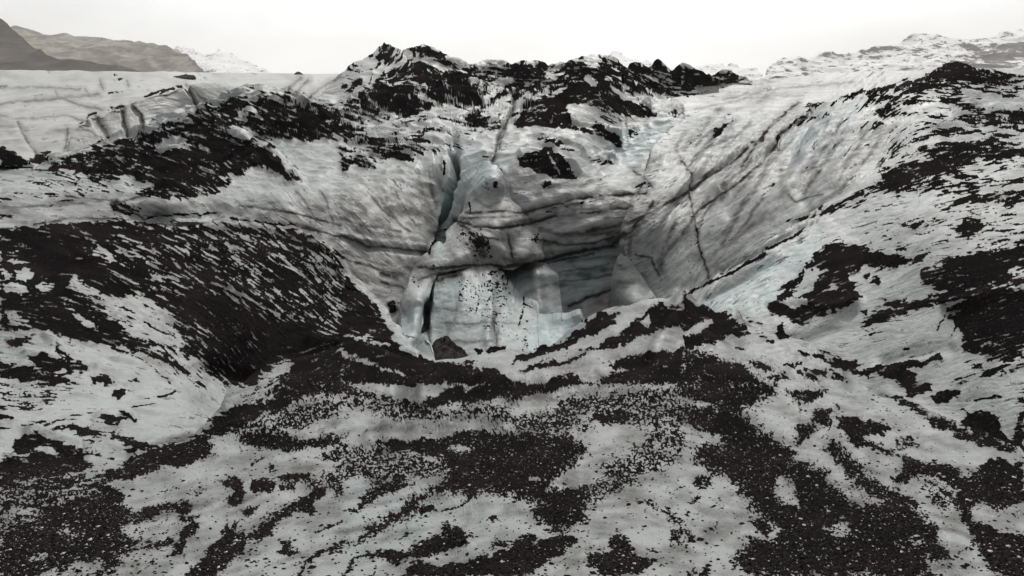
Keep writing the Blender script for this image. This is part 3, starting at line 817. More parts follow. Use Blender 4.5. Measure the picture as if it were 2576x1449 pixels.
def link(name, V, F, mat, attrs=None, parent=None):
    me = bpy.data.meshes.new(name); V = np.asarray(V, np.float32); F = np.asarray(F, np.int32); k = F.shape[1]
    me.vertices.add(len(V)); me.vertices.foreach_set('co', V.ravel())
    me.loops.add(F.size); me.loops.foreach_set('vertex_index', F.ravel())
    me.polygons.add(len(F)); me.polygons.foreach_set('loop_start', np.arange(0, F.size, k, dtype=np.int32))
    me.polygons.foreach_set('loop_total', np.full(len(F), k, np.int32))
    me.polygons.foreach_set('use_smooth', np.ones(len(F), bool))
    for nm, a in (attrs or {}).items():
        at_ = me.attributes.new(nm, 'FLOAT', 'POINT'); at_.data.foreach_set('value', np.asarray(a, np.float32).ravel())
    me.update(calc_edges=True); me.validate()
    o = bpy.data.objects.new(name, me); scene.collection.objects.link(o)
    if mat: me.materials.append(mat)
    if parent: o.parent = parent
    return o
def tag(o, label=None, cat=None, group=None, kind=None):
    for k, v in (('label', label), ('category', cat), ('group', group), ('kind', kind)):
        if v: o[k] = v
    return o
SURF = {}
def sheet(name, top, bot, ctrl, mat, noise=((1, .05, 0),), crag=0.0, ref=None, step=1.6, back=(0.12, 0.25), jag=0.0, hk=1.0, attrs=True, flute=0.0, ashup=0.6, seat=None, hfade=0, dip=5):
    """one landform: front face between a top edge and a foot, and a back that falls away behind the crest"""
    top = line(top) if isinstance(top, str) else top; bot = line(bot); ctrl = line(ctrl)
    xa, xb = top[0][0], top[-1][0]
    xx = np.arange(xa, xb + .1, .5); ty = interp(top, xx)
    ds = np.hypot(np.diff(xx), np.diff(ty) * .8); s = np.concatenate([[0], np.cumsum(ds)])
    nc = int(s[-1] / step) + 2; xc = np.interp(np.linspace(0, s[-1], nc), s, xx)
    T = interp(top, xc); B = np.maximum(interp(bot, xc), T + 2)
    if jag:
        q = np.stack([xc * .11, xc * 0, xc * 0 + len(name)], 1); T = T + jag * (perlin(q) + .6 * perlin(q * 2.7) + .4 * perlin(q * 6.1))
    nr = int(np.percentile(B - T, 90) / step) + 3
    t = np.linspace(0, 1, nr)[:, None]; Y = T[None] + t * (B - T)[None]; X = np.repeat(xc[None], nr, 0)
    if seat:                      # stands on another landform: foot on its surface, face leaning back
        yb = interp(bot, xc); d0 = tps(line(seat))(xc, yb); D = d0[None] * (1.004 + .0011 * (yb[None] - Y)) + 0 * X
        ext = np.clip((t - .88) / .12, 0, 1); Y = Y + ext * 7; D = D + ext ** 2 * d0[None] * .012
    else: D = tps(ctrl)(X, Y)
    P = at(X, Y, D)
    bl, bd = back; nb = 9
    Q = []
    for k in range(nb, 0, -1):
        u = (k / nb) ** 1.6; d0 = D[0]
        q = P[0] * (1 + bl * u)[..., None] if False else P[0].copy()
        rad = P[0] / np.linalg.norm(P[0][:, :2], axis=1)[:, None]; rad[:, 2] = 0
        q += rad * (d0 * bl * u)[:, None]; q[:, 2] -= d0 * bd * bl * (u ** 1.5) * 2
        Q.append(q)
    P = np.concatenate([np.array(Q), P], 0); X = np.concatenate([np.repeat(X[:1], nb, 0), X]); Y = np.concatenate([np.repeat(Y[:1], nb, 0), Y]); D = np.concatenate([np.repeat(D[:1], nb, 0), D])
    n_r, n_c = X.shape
    gu = np.gradient(P, axis=1); gv = np.gradient(P, axis=0); Nn = np.cross(gv, gu); Nn /= np.linalg.norm(Nn, axis=-1, keepdims=True) + 1e-9
    sg = np.sign((Nn * -P).sum(-1, keepdims=True)); sg[:nb] = sg[nb]; Nn = Nn * np.where(sg == 0, 1, sg)
    for _ in range(3):
        Nn[1:-1] = (Nn[:-2] + Nn[2:] + 2 * Nn[1:-1]) / 4; Nn[:, 1:-1] = (Nn[:, :-2] + Nn[:, 2:] + 2 * Nn[:, 1:-1]) / 4
    Nn /= np.linalg.norm(Nn, axis=-1, keepdims=True) + 1e-9
    mx, my = X / S, Y / S
    de = bil(dens_s, mx, my); disp = 0
    fl = P.reshape(-1, 3)
    spc = np.linalg.norm(np.gradient(P, axis=0), axis=-1)
    for wl, am, rd in noise:
        am = am * np.clip(wl / (3.5 * spc + 1e-6), 0, 1) ** 1.5
        v = perlin(fl / wl + 31.7 * wl).reshape(n_r, n_c)
        if rd: v = (1 - 2 * np.abs(v)) * .8
        disp = disp + v * am * (1 + crag * de if rd else 1) * (1 if ref is None else np.minimum(D / ref, 1.4) ** 1.4)
    up = D / FU
    hv = bil(h_soft if hfade else maps['h'], mx, my)
    if hfade: hv = hv * np.clip((Y - Y[nb]) / hfade, 0, 1) ** .8
    hv = hv * np.clip(14 * D / FU / (spc + 1e-6), .15, 1)
    disp = disp + hk * hv * up * 1.2
    disp = disp + flute * bil(st_m, mx, my) * up
    ash = bil(ash_shadow_map, mx, my)
    disp = disp + ashup * np.clip(ash * 3, 0, 1) * up
    P = P + Nn * disp[..., None]
    idx = np.arange(n_r * n_c).reshape(n_r, n_c)
    F = np.stack([idx[:-1, :-1], idx[1:, :-1], idx[1:, 1:], idx[:-1, 1:]], -1).reshape(-1, 4)
    yv = P[..., 1] * math.cos(PITCH) - P[..., 2] * math.sin(PITCH); zv = P[..., 1] * math.sin(PITCH) + P[..., 2] * math.cos(PITCH)
    yv = np.maximum(yv, .3); mx = (CX + FU * P[..., 0] / yv) / S; my = (CY - FU * zv / yv) / S    # ash settles on the finished relief
    my[nb:] += dip / S * np.exp(-np.arange(n_r - nb) / 5.0)[:, None]
    mx[:nb] = mx[nb]; my[:nb] = my[nb] + 1
    ash = bil(ash_shadow_map, mx, my)
    A = {'ash': ash, 'dirt': bil(dirt_shadow_map, mx, my), 'blue': bil(blue_map, mx, my)} if attrs else None
    SURF[name] = (P[nb:], Nn[nb:], X[nb:], Y[nb:], D[nb:], ash[nb:])
    return link(name, P.reshape(-1, 3), F, mat, A)
# ---------------------------------------------------------------- materials
def newmat(name):
    m = bpy.data.materials.new(name); m.use_nodes = True; t = m.node_tree; t.nodes.clear()
    o = N(t, 'ShaderNodeOutputMaterial'); b = N(t, 'ShaderNodeBsdfPrincipled'); t.links.new(b.outputs[0], o.inputs[0])
    return m, t, b
def noise(t, vec, sc, det=3, rough=.55, dist=0):
    n = N(t, 'ShaderNodeTexNoise'); n.inputs['Scale'].default_value = sc; n.inputs['Detail'].default_value = det
    n.inputs['Roughness'].default_value = rough; n.inputs['Distortion'].default_value = dist; t.links.new(vec, n.inputs['Vector']); return n.outputs['Fac']
def math_(t, op, a, b=None, c=None, clamp=False):
    n = N(t, 'ShaderNodeMath', operation=op); n.use_clamp = clamp
    for i, v in enumerate((a, b, c)):
        if v is None: continue
        if isinstance(v, (int, float)): n.inputs[i].default_value = v
        else: t.links.new(v, n.inputs[i])
    return n.outputs[0]
def mixc(t, f, a, b, mode='MIX'):
    n = N(t, 'ShaderNodeMix', data_type='RGBA', blend_type=mode)
    for k, v in (('Factor', f), ('A', a), ('B', b)):
        if isinstance(v, (int, float)): n.inputs[k].default_value = v
        elif isinstance(v, tuple): n.inputs[k].default_value = v + (1,)
        else: t.links.new(v, n.inputs[k])
    return n.outputs['Result']
def ramp(t, f, lo, hi, a=0., b=1.):
    n = N(t, 'ShaderNodeMapRange'); n.inputs['From Min'].default_value = lo; n.inputs['From Max'].default_value = hi
    n.inputs['To Min'].default_value = a; n.inputs['To Max'].default_value = b; t.links.new(f, n.inputs['Value']); return n.outputs[0]
def attr(t, nm): n = N(t, 'ShaderNodeAttribute'); n.attribute_name = nm; return n.outputs['Fac']
def ice_mat(name, dist, ice=(.50, .505, .495), fine=.22, grit=0.0, ashc=(.013, .0105, .0115), bump=1.0, spark=.3):
    """dist: typical distance, sets how fine the grain has to be"""
    m, t, b = newmat(name); co = N(t, 'ShaderNodeTexCoord').outputs['Object']
    px = dist / 760.0                                   # size of the finest visible grain
    a = attr(t, 'ash'); d = attr(t, 'dirt'); bl = attr(t, 'blue')
    n1 = noise(t, co, 1 / (3.2 * px), 3, .6); n2 = noise(t, co, 1 / (14 * px), 4, .6); n3 = noise(t, co, 1 / (90 * px), 4, .55); n4 = noise(t, co, 1 / (2.2 * px), 1, .5)
    f = math_(t, 'ADD', a, math_(t, 'MULTIPLY_ADD', n1, fine, -fine * .5))
    mask = ramp(t, f, -.05, .09)
    # ice
    c = mixc(t, ramp(t, n3, .3, .7), ice, tuple(v * .84 for v in ice))
    c = mixc(t, ramp(t, n2, .35, .75, 0, .5), c, tuple(v * .80 for v in ice))
    c = mixc(t, math_(t, 'MULTIPLY', bl, .8, clamp=True), c, (ice[0] * .84, ice[1] * 1.02, ice[2] * 1.06))
    dn = math_(t, 'MULTIPLY', d, ramp(t, n2, .25, .7, .75, 1.2), clamp=True)
    pw = math_(t, 'POWER', .085, dn); tint = mixc(t, dn, (1, 1, 1), (1.0, .86, .82))
    cc = N(t, 'ShaderNodeCombineColor'); [t.links.new(pw, cc.inputs[i]) for i in range(3)]
    c = mixc(t, 1.0, mixc(t, 1.0, c, cc.outputs[0], 'MULTIPLY'), tint, 'MULTIPLY')
    c = mixc(t, ramp(t, n4, .66, .72, 0, spark), c, (.62, .62, .61))  # ice sparkle painted into the base colour as pale specks
    # ash, with a brown cast in places and pale grains between the black ones
    ac = mixc(t, ramp(t, n3, .45, .65), ashc, tuple(v * q for v, q in zip(ashc, (1.9, 1.75, 1.65))))
    if grit: ac = mixc(t, ramp(t, n4, .66, .72, 0, grit), ac, (.30, .28, .265))
    ac = mixc(t, ramp(t, n1, .5, .75, 0, .35), ac, tuple(v * 2.2 for v in ashc))
    t.links.new(math_(t, 'MULTIPLY', ramp(t, mask, 0, 1, .27, .0), math_(t, 'SUBTRACT', 1.0, dn)), b.inputs['Specular IOR Level'])
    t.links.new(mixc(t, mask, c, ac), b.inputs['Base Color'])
    t.links.new(math_(t, 'MAXIMUM', ramp(t, n2, .3, .7, .44, .66), math_(t, 'MULTIPLY', mask, .95)), b.inputs['Roughness'])
    bp = N(t, 'ShaderNodeBump'); bp.inputs['Strength'].default_value = .55 * bump; bp.inputs['Distance'].default_value = px * 2.2
    hgt = math_(t, 'ADD', math_(t, 'MULTIPLY', n1, math_(t, 'MULTIPLY_ADD', mask, 1.6, .35)), math_(t, 'MULTIPLY', n2, 1.3)); hgt = math_(t, 'ADD', hgt, math_(t, 'MULTIPLY', mask, .7))
    t.links.new(hgt, bp.inputs['Height']); t.links.new(bp.outputs[0], b.inputs['Normal'])
    return m
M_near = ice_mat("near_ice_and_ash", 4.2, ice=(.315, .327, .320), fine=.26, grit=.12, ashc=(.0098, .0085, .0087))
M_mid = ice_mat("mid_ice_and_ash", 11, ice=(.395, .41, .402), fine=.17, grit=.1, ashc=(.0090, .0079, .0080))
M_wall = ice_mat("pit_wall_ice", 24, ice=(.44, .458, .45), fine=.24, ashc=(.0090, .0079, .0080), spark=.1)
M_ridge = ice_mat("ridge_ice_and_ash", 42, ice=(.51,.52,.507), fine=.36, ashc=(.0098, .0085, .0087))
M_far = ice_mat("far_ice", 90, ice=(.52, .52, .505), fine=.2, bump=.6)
# ---------------------------------------------------------------- glacier, near to far
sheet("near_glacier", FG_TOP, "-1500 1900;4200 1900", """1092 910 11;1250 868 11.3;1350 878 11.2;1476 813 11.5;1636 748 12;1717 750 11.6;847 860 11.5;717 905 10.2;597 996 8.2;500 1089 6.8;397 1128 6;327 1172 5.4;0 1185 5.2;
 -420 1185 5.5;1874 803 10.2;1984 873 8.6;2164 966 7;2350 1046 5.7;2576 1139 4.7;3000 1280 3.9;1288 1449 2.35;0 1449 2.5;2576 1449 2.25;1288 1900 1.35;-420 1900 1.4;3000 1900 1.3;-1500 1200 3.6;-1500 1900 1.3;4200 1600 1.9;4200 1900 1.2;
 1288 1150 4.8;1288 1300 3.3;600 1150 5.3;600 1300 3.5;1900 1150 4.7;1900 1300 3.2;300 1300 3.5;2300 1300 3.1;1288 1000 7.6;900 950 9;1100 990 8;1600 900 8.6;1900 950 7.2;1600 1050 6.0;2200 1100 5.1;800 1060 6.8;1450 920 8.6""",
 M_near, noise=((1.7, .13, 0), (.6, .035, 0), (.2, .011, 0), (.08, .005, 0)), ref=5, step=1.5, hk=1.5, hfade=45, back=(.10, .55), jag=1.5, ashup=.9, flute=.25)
tag(bpy.data.objects["near_glacier"], kind='structure')
o = sheet("ash_slope", "-1200 610;-420 600;0 586;90 580;200 563;283 555;400 543;547 540;680 560;743 570;800 600;835 632;859 660;892 703;932 743;969 776;992 816;1003 850;1026 883;1075 915", "-1200 1320;-420 1300;0 1260;330 1240;480 1170;600 1110;850 960;1075 990",
 """0 586 17;200 563 20;400 543 22.5;560 545 22.5;743 572 21.5;859 660 19;932 743 17.2;992 816 15.5;1060 905 13.2;-420 600 14;590 1005 13;650 960 13.4;590 700 18;590 850 15.4;750 700 18.6;780 850 14.6;900 860 14.2;
 300 650 17.6;300 800 14.2;430 900 13.4;500 980 12.6;100 1000 9.2;0 900 11;0 750 13;150 760 13.6;0 1100 7.6;300 1100 8.3;400 1090 8.6;250 920 11.8;150 870 11.6;0 1250 6.2;420 1180 7.6;-420 1200 6.5;-420 900 9.6;-1200 610 11;-1200 1300 4.6;600 1100 10.5;850 950 13;450 1010 10.8;200 980 10""",
 M_mid, noise=((2.6, .16, 0), (.8, .06, 0), (.28, .022, 0)), ref=12, crag=.6, back=(.06, .5), jag=1.5, flute=.7, ashup=1.0)
tag(o, kind='structure')
o = sheet("ash_plateau", "1717 745;1784 706;1850 656;1917 616;1984 573;2050 525;2134 478;2180 450;2230 410;2284 372;2320 325;2400 303;2576 290;3000 290;3800 290", "1717 870;1880 920;2100 1010;2400 1170;2576 1230;3000 1400;3800 1650",
 """1717 743 12.6;1850 656 14.6;1984 573 16.6;2134 478 18.2;2284 375 19.5;2320 325 21;2400 303 22.6;2576 290 24;3000 290 22;2576 400 15;2576 600 9.2;2576 800 6.8;2576 1000 5.3;2300 1000 6.9;2050 880 10.6;1900 800 12;1830 790 12.4;2200 900 9;
 2100 700 12.4;2300 600 11.6;2400 800 7.9;2150 600 14.6;2080 800 11.3;2400 450 15;2300 450 16.5;2450 1100 5.6;3000 700 6.5;3000 1100 4.2;3800 290 18;3800 700 5.2;3800 1200 3.0;3800 1600 1.9;2000 950 10;2200 760 10.6;1960 700 14;2480 690 8.1;2480 760 7.5""",
 M_mid, noise=((2.2, .10, 0), (.7, .035, 0), (.25, .012, 0)), crag=.6, back=(.03, .6), jag=1.2, flute=.4, ashup=1.0)
tag(o, kind='structure')
o = sheet("right_ice_wall", "1577 622;1579 604;1583 575;1592 548;1600 522;1602 500;1610 480;1614 462;1616 440;1626 412;1642 375;1680 330;1717 293;1760 289;1800 287;1900 281;1980 274;2034 266;2100 256;2140 237;2167 227;2267 217;2290 207;2317 200;2345 178;2377 162;2404 160;2467 177;2576 193;3000 205",
 "1577 632;1600 700;1640 800;1720 860;1850 760;1984 650;2134 560;2284 450;2400 400;3000 400",
 """1577 610 26;1590 560 26.6;1606 470 29.5;1640 375 34;1717 293 42;1640 740 24.6;1720 755 22.6;1700 600 25.5;1700 450 29.5;1900 281 39.5;2034 266 36.5;1850 600 22.6;1984 575 19.6;2134 480 19;2284 380 20.4;2320 327 21.8;
 2400 303 23.3;2576 290 24.8;3000 290 23;2377 162 37;2576 193 34;3000 205 30;2100 256 33;2200 287 27.5;2000 400 27;1850 400 30.5;2267 217 34;2250 330 24;1780 520 27;1760 660 23.5;2480 240 28;2400 400 20.5;1850 760 20""",
 M_wall, noise=((5, .28, 0), (1.6, .10, 0), (.5, .03, 0)), crag=.7, back=(.12, .12), jag=1.0, flute=.55, ashup=.8)
tag(o, kind='structure')
RIDGE = """0 420 32;-420 430 30;140 410 33;240 363 38;400 325 42;500 277 45;640 224 48;783 250 50;900 240 56;1100 232 58;1300 230 60;1500 235 60;1700 240 60;1730 360 39;1730 600 31;400 420 32;200 500 26;400 525 24.6;0 560 21;0 640 18;400 565 25;560 550 25.6;700 400 34;
 700 500 27;700 560 25.6;900 400 34;900 480 29;900 640 25.2;1000 760 23.6;1080 620 27.6;1110 420 33;1230 410 32;1300 330 37;1300 270 46;1500 330 40;1560 400 39;1450 450 31;1600 470 30.5;1550 600 28.3;1500 800 26;1450 690 28;1420 800 26;1300 880 24.0;1300 700 27.5;
 1200 600 29;1000 300 43;850 310 43;850 260 50;550 300 42;550 400 34.5;300 430 31.5;200 430 31.5;1640 380 38;1700 300 44.5;1000 900 21;1640 800 26.2;1140 620 31;1100 500 31.5;-420 600 20"""
o = sheet("ash_ridge", "-420 420;0 416;90 432;140 410;173 392;240 363;300 348;380 330;450 300;500 277;533 263;583 243;627 224;653 224;700 233;745 240;783 250;820 247;863 242;950 236;1100 232;1250 230;1400 232;1550 235;1660 240;1690 262;1715 300;1730 360",
 "-420 680;0 640;200 600;400 570;560 572;680 600;800 700;900 830;960 930;1100 960;1500 940;1650 850;1690 700;1730 600",
 RIDGE,
 M_wall, noise=((6, .35, 0), (2.6, .18, 1), (1.0, .12, 1), (.4, .035, 0)), crag=2.0, ref=42, back=(.08, .2), jag=2.5, flute=.25, ashup=.8)
tag(o, kind='structure')
def thing(o, label, cat, group=None): return tag(o, label, cat, group)
o = sheet("ice_pillar", "996 878;1000 850;1006 800;1012 768;1025 735;1035 700;1050 668;1080 638;1108 612;1132 582;1150 560;1163 515;1172 490;1190 455;1205 425;1216 408;1234 404;1248 415;1262 440;1282 465;1302 486;1312 506;1328 530;1338 552;1349 580;1358 600;1364 620;1369 640",
 "996 890;1060 890;1072 840;1080 770;1088 715;1100 690;1150 678;1200 668;1250 672;1290 679;1320 664;1350 660;1369 650",
 """1230 408 30.2;1160 555 27.6;1036 700 24;1010 790 21.2;1035 860 18.8;1065 860 19.8;1075 780 21.5;1095 690 23.6;1200 660 24.3;1289 672 24.9;1364 650 26.6;1360 600 28;1302 486 30.4;1240 520 27.8;1240 600 24.9;1200 470 28.8;1330 620 26.2;1300 600 26.2;1050 750 20.6;1210 560 25.9;1280 560 25.9;1108 612 26;1080 638 25.4;1050 668 24.9;1090 672 23.4;1150 640 23.9;1230 450 28.4;1262 470 28.5;1040 800 19.8;1205 425 30.4""",
 M_wall, noise=((2.2, .16, 0), (.7, .05, 0), (.25, .02, 0)), back=(.09, .1), jag=1.5, flute=.12, ashup=.8)
thing(o, "tall leaning ice pillar with a cone top and a pale leg, standing in the middle of the pit", "ice pillar")
o = sheet("ice_curtain", "1052 870;1066 858;1080 846;1084 780;1092 725;1104 694;1150 674;1200 664;1240 664;1262 680;1278 704;1290 722;1303 740;1316 750;1335 762;1352 776;1340 797;1354 806;1372 811;1400 806;1425 806;1450 796;1457 795;1466 815;1482 838;1500 900",
 "1052 960;1500 960",
 """1092 735 22.5;1086 800 21.35;1078 840 20.5;1104 694 23.6;1150 680 24.05;1200 668 24.3;1250 668 24.7;1316 750 24.4;1352 778 22.6;1372 812 21.6;1456 797 20.8;1480 840 20.6;1120 850 20.2;1200 880 18.6;1250 800 20.8;1250 900 18.2;1350 880 18.8;1300 820 20.4;1060 870 19.9;1180 760 21.3;1150 960 17.2;1450 960 18;1240 740 22.6""",
 M_wall, noise=((1.8, .14, 0), (.6, .045, 0), (.2, .015, 0)), back=(.09, .1), jag=1.5, flute=.12, ashup=.8)
thing(o, "bell-shaped curtain of pale blue ice speckled with black grit, under the pillar's overhang", "ice curtain")
o = sheet("ice_slab", "1262 690;1272 674;1300 668;1366 662;1384 674;1394 688;1402 706;1408 735;1409 770;1414 803;1416 830", "1262 850;1416 850",
 "1270 690 26.4;1366 664 26.6;1392 690 26.4;1340 700 25.6;1407 770 25.2;1350 760 24.6;1340 840 23.2;1412 830 23.8;1380 780 24.4", M_wall, noise=((1.6, .1, 0), (.5, .03, 0)), back=(.05, .1), jag=1.2, flute=.12)
thing(o, "rounded blue-grey ice slab to the right of the speckled curtain, against the back wall", "ice slab")
o = sheet("ice_fin", "1530 800;1532 770;1534 736;1540 700;1548 672;1556 652;1564 643;1576 646;1592 660;1606 684;1616 704;1626 724;1640 745;1652 770", "1530 840;1652 840",
 "1532 790 26;1546 690 25.4;1566 645 25.6;1600 680 25.2;1630 740 24;1590 760 23.2;1560 820 23.6;1650 830 22.6", M_wall, noise=((1.6, .1, 0), (.5, .04, 0)), back=(.05, .1), jag=1.5, flute=.12)
thing(o, "narrow dirty ice fin with a rounded tip, at the foot of the tall right wall", "ice fin")
o = sheet("ice_shard", "1030 905;1045 880;1056 855;1065 838;1076 846;1086 868;1092 890;1096 912", "1030 940;1096 940", "1040 900 14.6;1065 840 15.2;1090 900 14.4;1065 930 13.6", M_wall, noise=((.9, .07, 0), (.3, .02, 0)), back=(.05, .2), jag=1.5)
thing(o, "small white pointed ice shard beside the black rubble at the pit's floor", "ice shard")
# black rubble block
m_, t_, b_ = newmat("black_rubble"); co_ = N(t_, 'ShaderNodeTexCoord').outputs['Object']
t_.links.new(mixc(t_, ramp(t_, noise(t_, co_, 9, 4), .45, .62), (.012, .010, .010), (.035, .03, .029)), b_.inputs['Base Color']); b_.inputs['Roughness'].default_value = .95; b_.inputs['Specular IOR Level'].default_value = .05
o = sheet("rubble_block", "1084 905;1090 880;1098 868;1104 862;1112 858;1119 868;1122 856;1130 870;1142 876;1154 880;1164 890;1172 905", "1084 940;1172 940", "1090 890 15;1120 860 15.4;1165 895 15;1120 920 14", m_, noise=((.6, .09, 1), (.2, .03, 0)), back=(.05, .2), jag=3, attrs=False)
thing(o, "jagged black rubble block on the pit floor under the ice curtain", "rubble block")
# ---------------------------------------------------------------- ash cones on the ridge
cones = [("dirt_cone", "1290 318;1300 308;1316 292;1340 266;1359 247;1390 236;1426 214;1440 205;1455 200;1464 188;1476 186;1488 198;1506 211;1520 224;1540 240;1570 256;1600 268;1620 290;1640 305", "1290 322;1340 330;1420 328;1500 345;1580 372;1640 320",
   "1296 318 36.4;1340 325 35;1426 214 43;1476 187 44.6;1506 212 44;1440 322 34.6;1560 350 35.5;1630 305 39.5;1570 260 42", "large black ash cone with a bare white ice facet, left of the pointed one", M_ridge),
  ("dirt_cone", "1480 262;1492 240;1504 222;1516 206;1526 200;1536 206;1545 216;1556 224;1575 238;1592 250;1606 258;1626 270;1642 284;1659 293;1670 296", "1480 290;1560 330;1640 315;1670 300",
   "1480 262 44.5;1526 200 46.5;1592 250 45.5;1660 294 42.5;1560 300 41.5;1500 280 42.5", "pointed black ash cone with a long tail running right, just behind the biggest cone", M_ridge),
  ("dirt_cone", "1300 405;1306 397;1326 382;1345 380;1362 371;1372 367;1390 374;1404 386;1420 404;1436 422;1452 438;1458 446", "1300 410;1326 428;1360 440;1400 450;1430 456;1458 450",
   "1306 400 33.4;1372 368 34.6;1452 440 31;1380 445 29.9;1340 430 31", "low black ash cone with a pale streak, alone on the smooth ice above the pit", M_ridge),
  ("dirt_cone", "1160 306;1170 302;1186 292;1198 288;1206 285;1216 290;1230 294;1248 299;1258 304", "1160 309;1206 312;1258 307", "1170 303 38.5;1206 286 40;1250 300 38.8;1206 311 37.4", "tiny black ash mound beside the long groove, up the ice from the pillar", M_ridge),
  ("dirt_cone", "-300 372;-100 362;0 377;17 378;32 388;55 400;76 410;84 416", "-300 420;0 420;84 420", "-300 390 29.5;-100 365 30.6;0 377 31;60 402 31;84 416 31.5;0 424 30.4;0 418 30.2", "rounded pitch-black ash mound cut by the left edge of the picture", M_ridge)]
for nm, tp, bt, ct, lb, mt in cones:
    o = sheet(nm, tp, bt, ct, mt, noise=((2.2, .08, 1), (.7, .04, 0), (.25, .02, 0)), crag=.6, back=(.07, .5), jag=1.2, step=2.0, seat=None if tp[0] == '-' else RIDGE)
    tag(o, lb, "dirt cone", "black ash cones on the glacier")
# ---------------------------------------------------------------- summit ridge
o = sheet("summit_ridge", "1060 126;1085 131;1110 142;1130 148;1155 154;1165 158;1180 167;1195 168;1210 160;1222 152;1240 154;1260 158;1280 168;1298 178;1312 168;1325 162;1345 160;1365 168;1380 174;1390 166;1410 164;1430 168;1445 160;1470 150;1490 146;1510 148;1530 148;1550 152;1570 164;1590 178;1620 188;1700 192;1760 194;1790 190;1803 186;1815 182;1828 185;1850 192;1870 198;1892 204",
 "1060 262;1400 262;1600 262;1680 248;1700 246;1760 240;1820 230;1892 217", "1060 126 70;1180 167 66;1300 178 65;1360 165 66;1500 147 70;1600 175 70;1800 186 74;1890 204 76;1100 250 60;1300 250 62;1500 250 63;1700 244 63;1800 235 69.5;1860 220 74;1250 200 65;1450 200 65;1700 210 66",
 M_ridge, noise=((7, .3, 1), (2.5, .18, 1), (1.0, .10, 0), (.4, .05, 0)), crag=.8, dip=9, back=(.1, .4), jag=2.5, ashup=.8)
tag(o, kind='structure')
peaks = [("ice_peak", "795 252;812 236;830 216;845 200;862 186;880 170;900 158;918 148;935 140;946 128;958 118;967 110;976 116;985 119;1003 124;1012 142;1030 160;1060 185;1090 215;1110 250", "795 256;900 262;1110 262",
   "800 250 56;862 186 63;967 112 68;1003 124 66;1100 240 56;950 250 54;900 200 58;1010 200 59", "tallest ice peak on the skyline, with a white left flank and jagged black top", "ice peak"),
  ("ice_peak", "1000 150;1010 132;1025 126;1048 121;1062 122;1075 126;1090 130;1105 142;1125 152;1150 162;1175 172;1200 190;1220 230", "1000 262;1220 262", "1010 140 70;1048 121 71;1100 140 70;1200 190 66;1100 250 56;1020 240 58", "rounded dark ice peak with two small pale notches, just right of the tallest peak", "ice peak"),
  ("dirt_cone", "1568 190;1580 172;1588 164;1600 158;1612 160;1622 168;1634 176;1640 190", "1568 226;1640 230", "1570 190 64;1600 158 66;1640 190 64.5;1600 224 63", "dark cone on the skyline, leftmost of the three right of the pale peaks", "dirt cone"),
  ("dirt_cone", "1622 190;1634 174;1645 165;1655 155;1664 158;1674 168;1684 178;1696 186;1706 196", "1622 230;1706 238", "1624 190 64.5;1655 155 66;1700 192 65;1655 226 63.5", "sharp dark cone on the skyline, middle one of the three right of the pale peaks", "dirt cone"),
  ("dirt_cone", "1680 200;1692 184;1704 170;1716 160;1726 164;1738 172;1752 181;1770 188;1790 196;1806 204", "1680 244;1806 240", "1682 198 65.5;1717 160 67.5;1800 202 68;1730 230 65.5;1800 235 67.5", "broad dark cone on the skyline, rightmost of the three right of the pale peaks", "dirt cone")]
for nm, tp, bt, ct, lb, cat in peaks:
    o = sheet(nm, tp, bt, ct, M_ridge, noise=((5, .12, 1), (1.8, .10, 1), (.8, .06, 0)), crag=.8, dip=9, back=(.05, .6), jag=2.2, step=2.0)
    tag(o, lb, cat, "black ash cones on the glacier" if cat == "dirt cone" else None)
# ---------------------------------------------------------------- far ice
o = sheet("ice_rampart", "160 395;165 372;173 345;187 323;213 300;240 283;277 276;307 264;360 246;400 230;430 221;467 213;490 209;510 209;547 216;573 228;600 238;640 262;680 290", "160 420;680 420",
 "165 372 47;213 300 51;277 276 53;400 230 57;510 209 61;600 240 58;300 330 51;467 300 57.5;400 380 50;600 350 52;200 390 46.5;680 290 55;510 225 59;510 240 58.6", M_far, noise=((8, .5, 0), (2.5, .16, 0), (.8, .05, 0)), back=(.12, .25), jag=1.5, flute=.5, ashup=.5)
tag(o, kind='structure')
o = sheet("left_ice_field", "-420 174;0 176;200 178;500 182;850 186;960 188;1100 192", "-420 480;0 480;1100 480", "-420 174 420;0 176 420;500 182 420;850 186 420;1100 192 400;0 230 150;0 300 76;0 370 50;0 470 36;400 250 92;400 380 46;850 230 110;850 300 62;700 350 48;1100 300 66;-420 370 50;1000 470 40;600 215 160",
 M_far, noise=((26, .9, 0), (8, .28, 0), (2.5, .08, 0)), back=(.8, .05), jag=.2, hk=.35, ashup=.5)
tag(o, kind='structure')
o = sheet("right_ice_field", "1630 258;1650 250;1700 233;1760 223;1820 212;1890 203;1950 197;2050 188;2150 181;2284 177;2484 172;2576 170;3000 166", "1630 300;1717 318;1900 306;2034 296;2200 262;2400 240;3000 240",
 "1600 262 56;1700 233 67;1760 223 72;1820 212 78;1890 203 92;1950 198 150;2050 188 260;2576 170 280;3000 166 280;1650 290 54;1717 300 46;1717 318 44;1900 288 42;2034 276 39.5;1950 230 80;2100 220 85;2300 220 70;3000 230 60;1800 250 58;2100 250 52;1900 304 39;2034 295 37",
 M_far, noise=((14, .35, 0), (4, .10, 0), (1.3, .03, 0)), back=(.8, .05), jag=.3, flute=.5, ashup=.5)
tag(o, kind='structure')
far_c = [("748 186;755 183 480;", 0)]
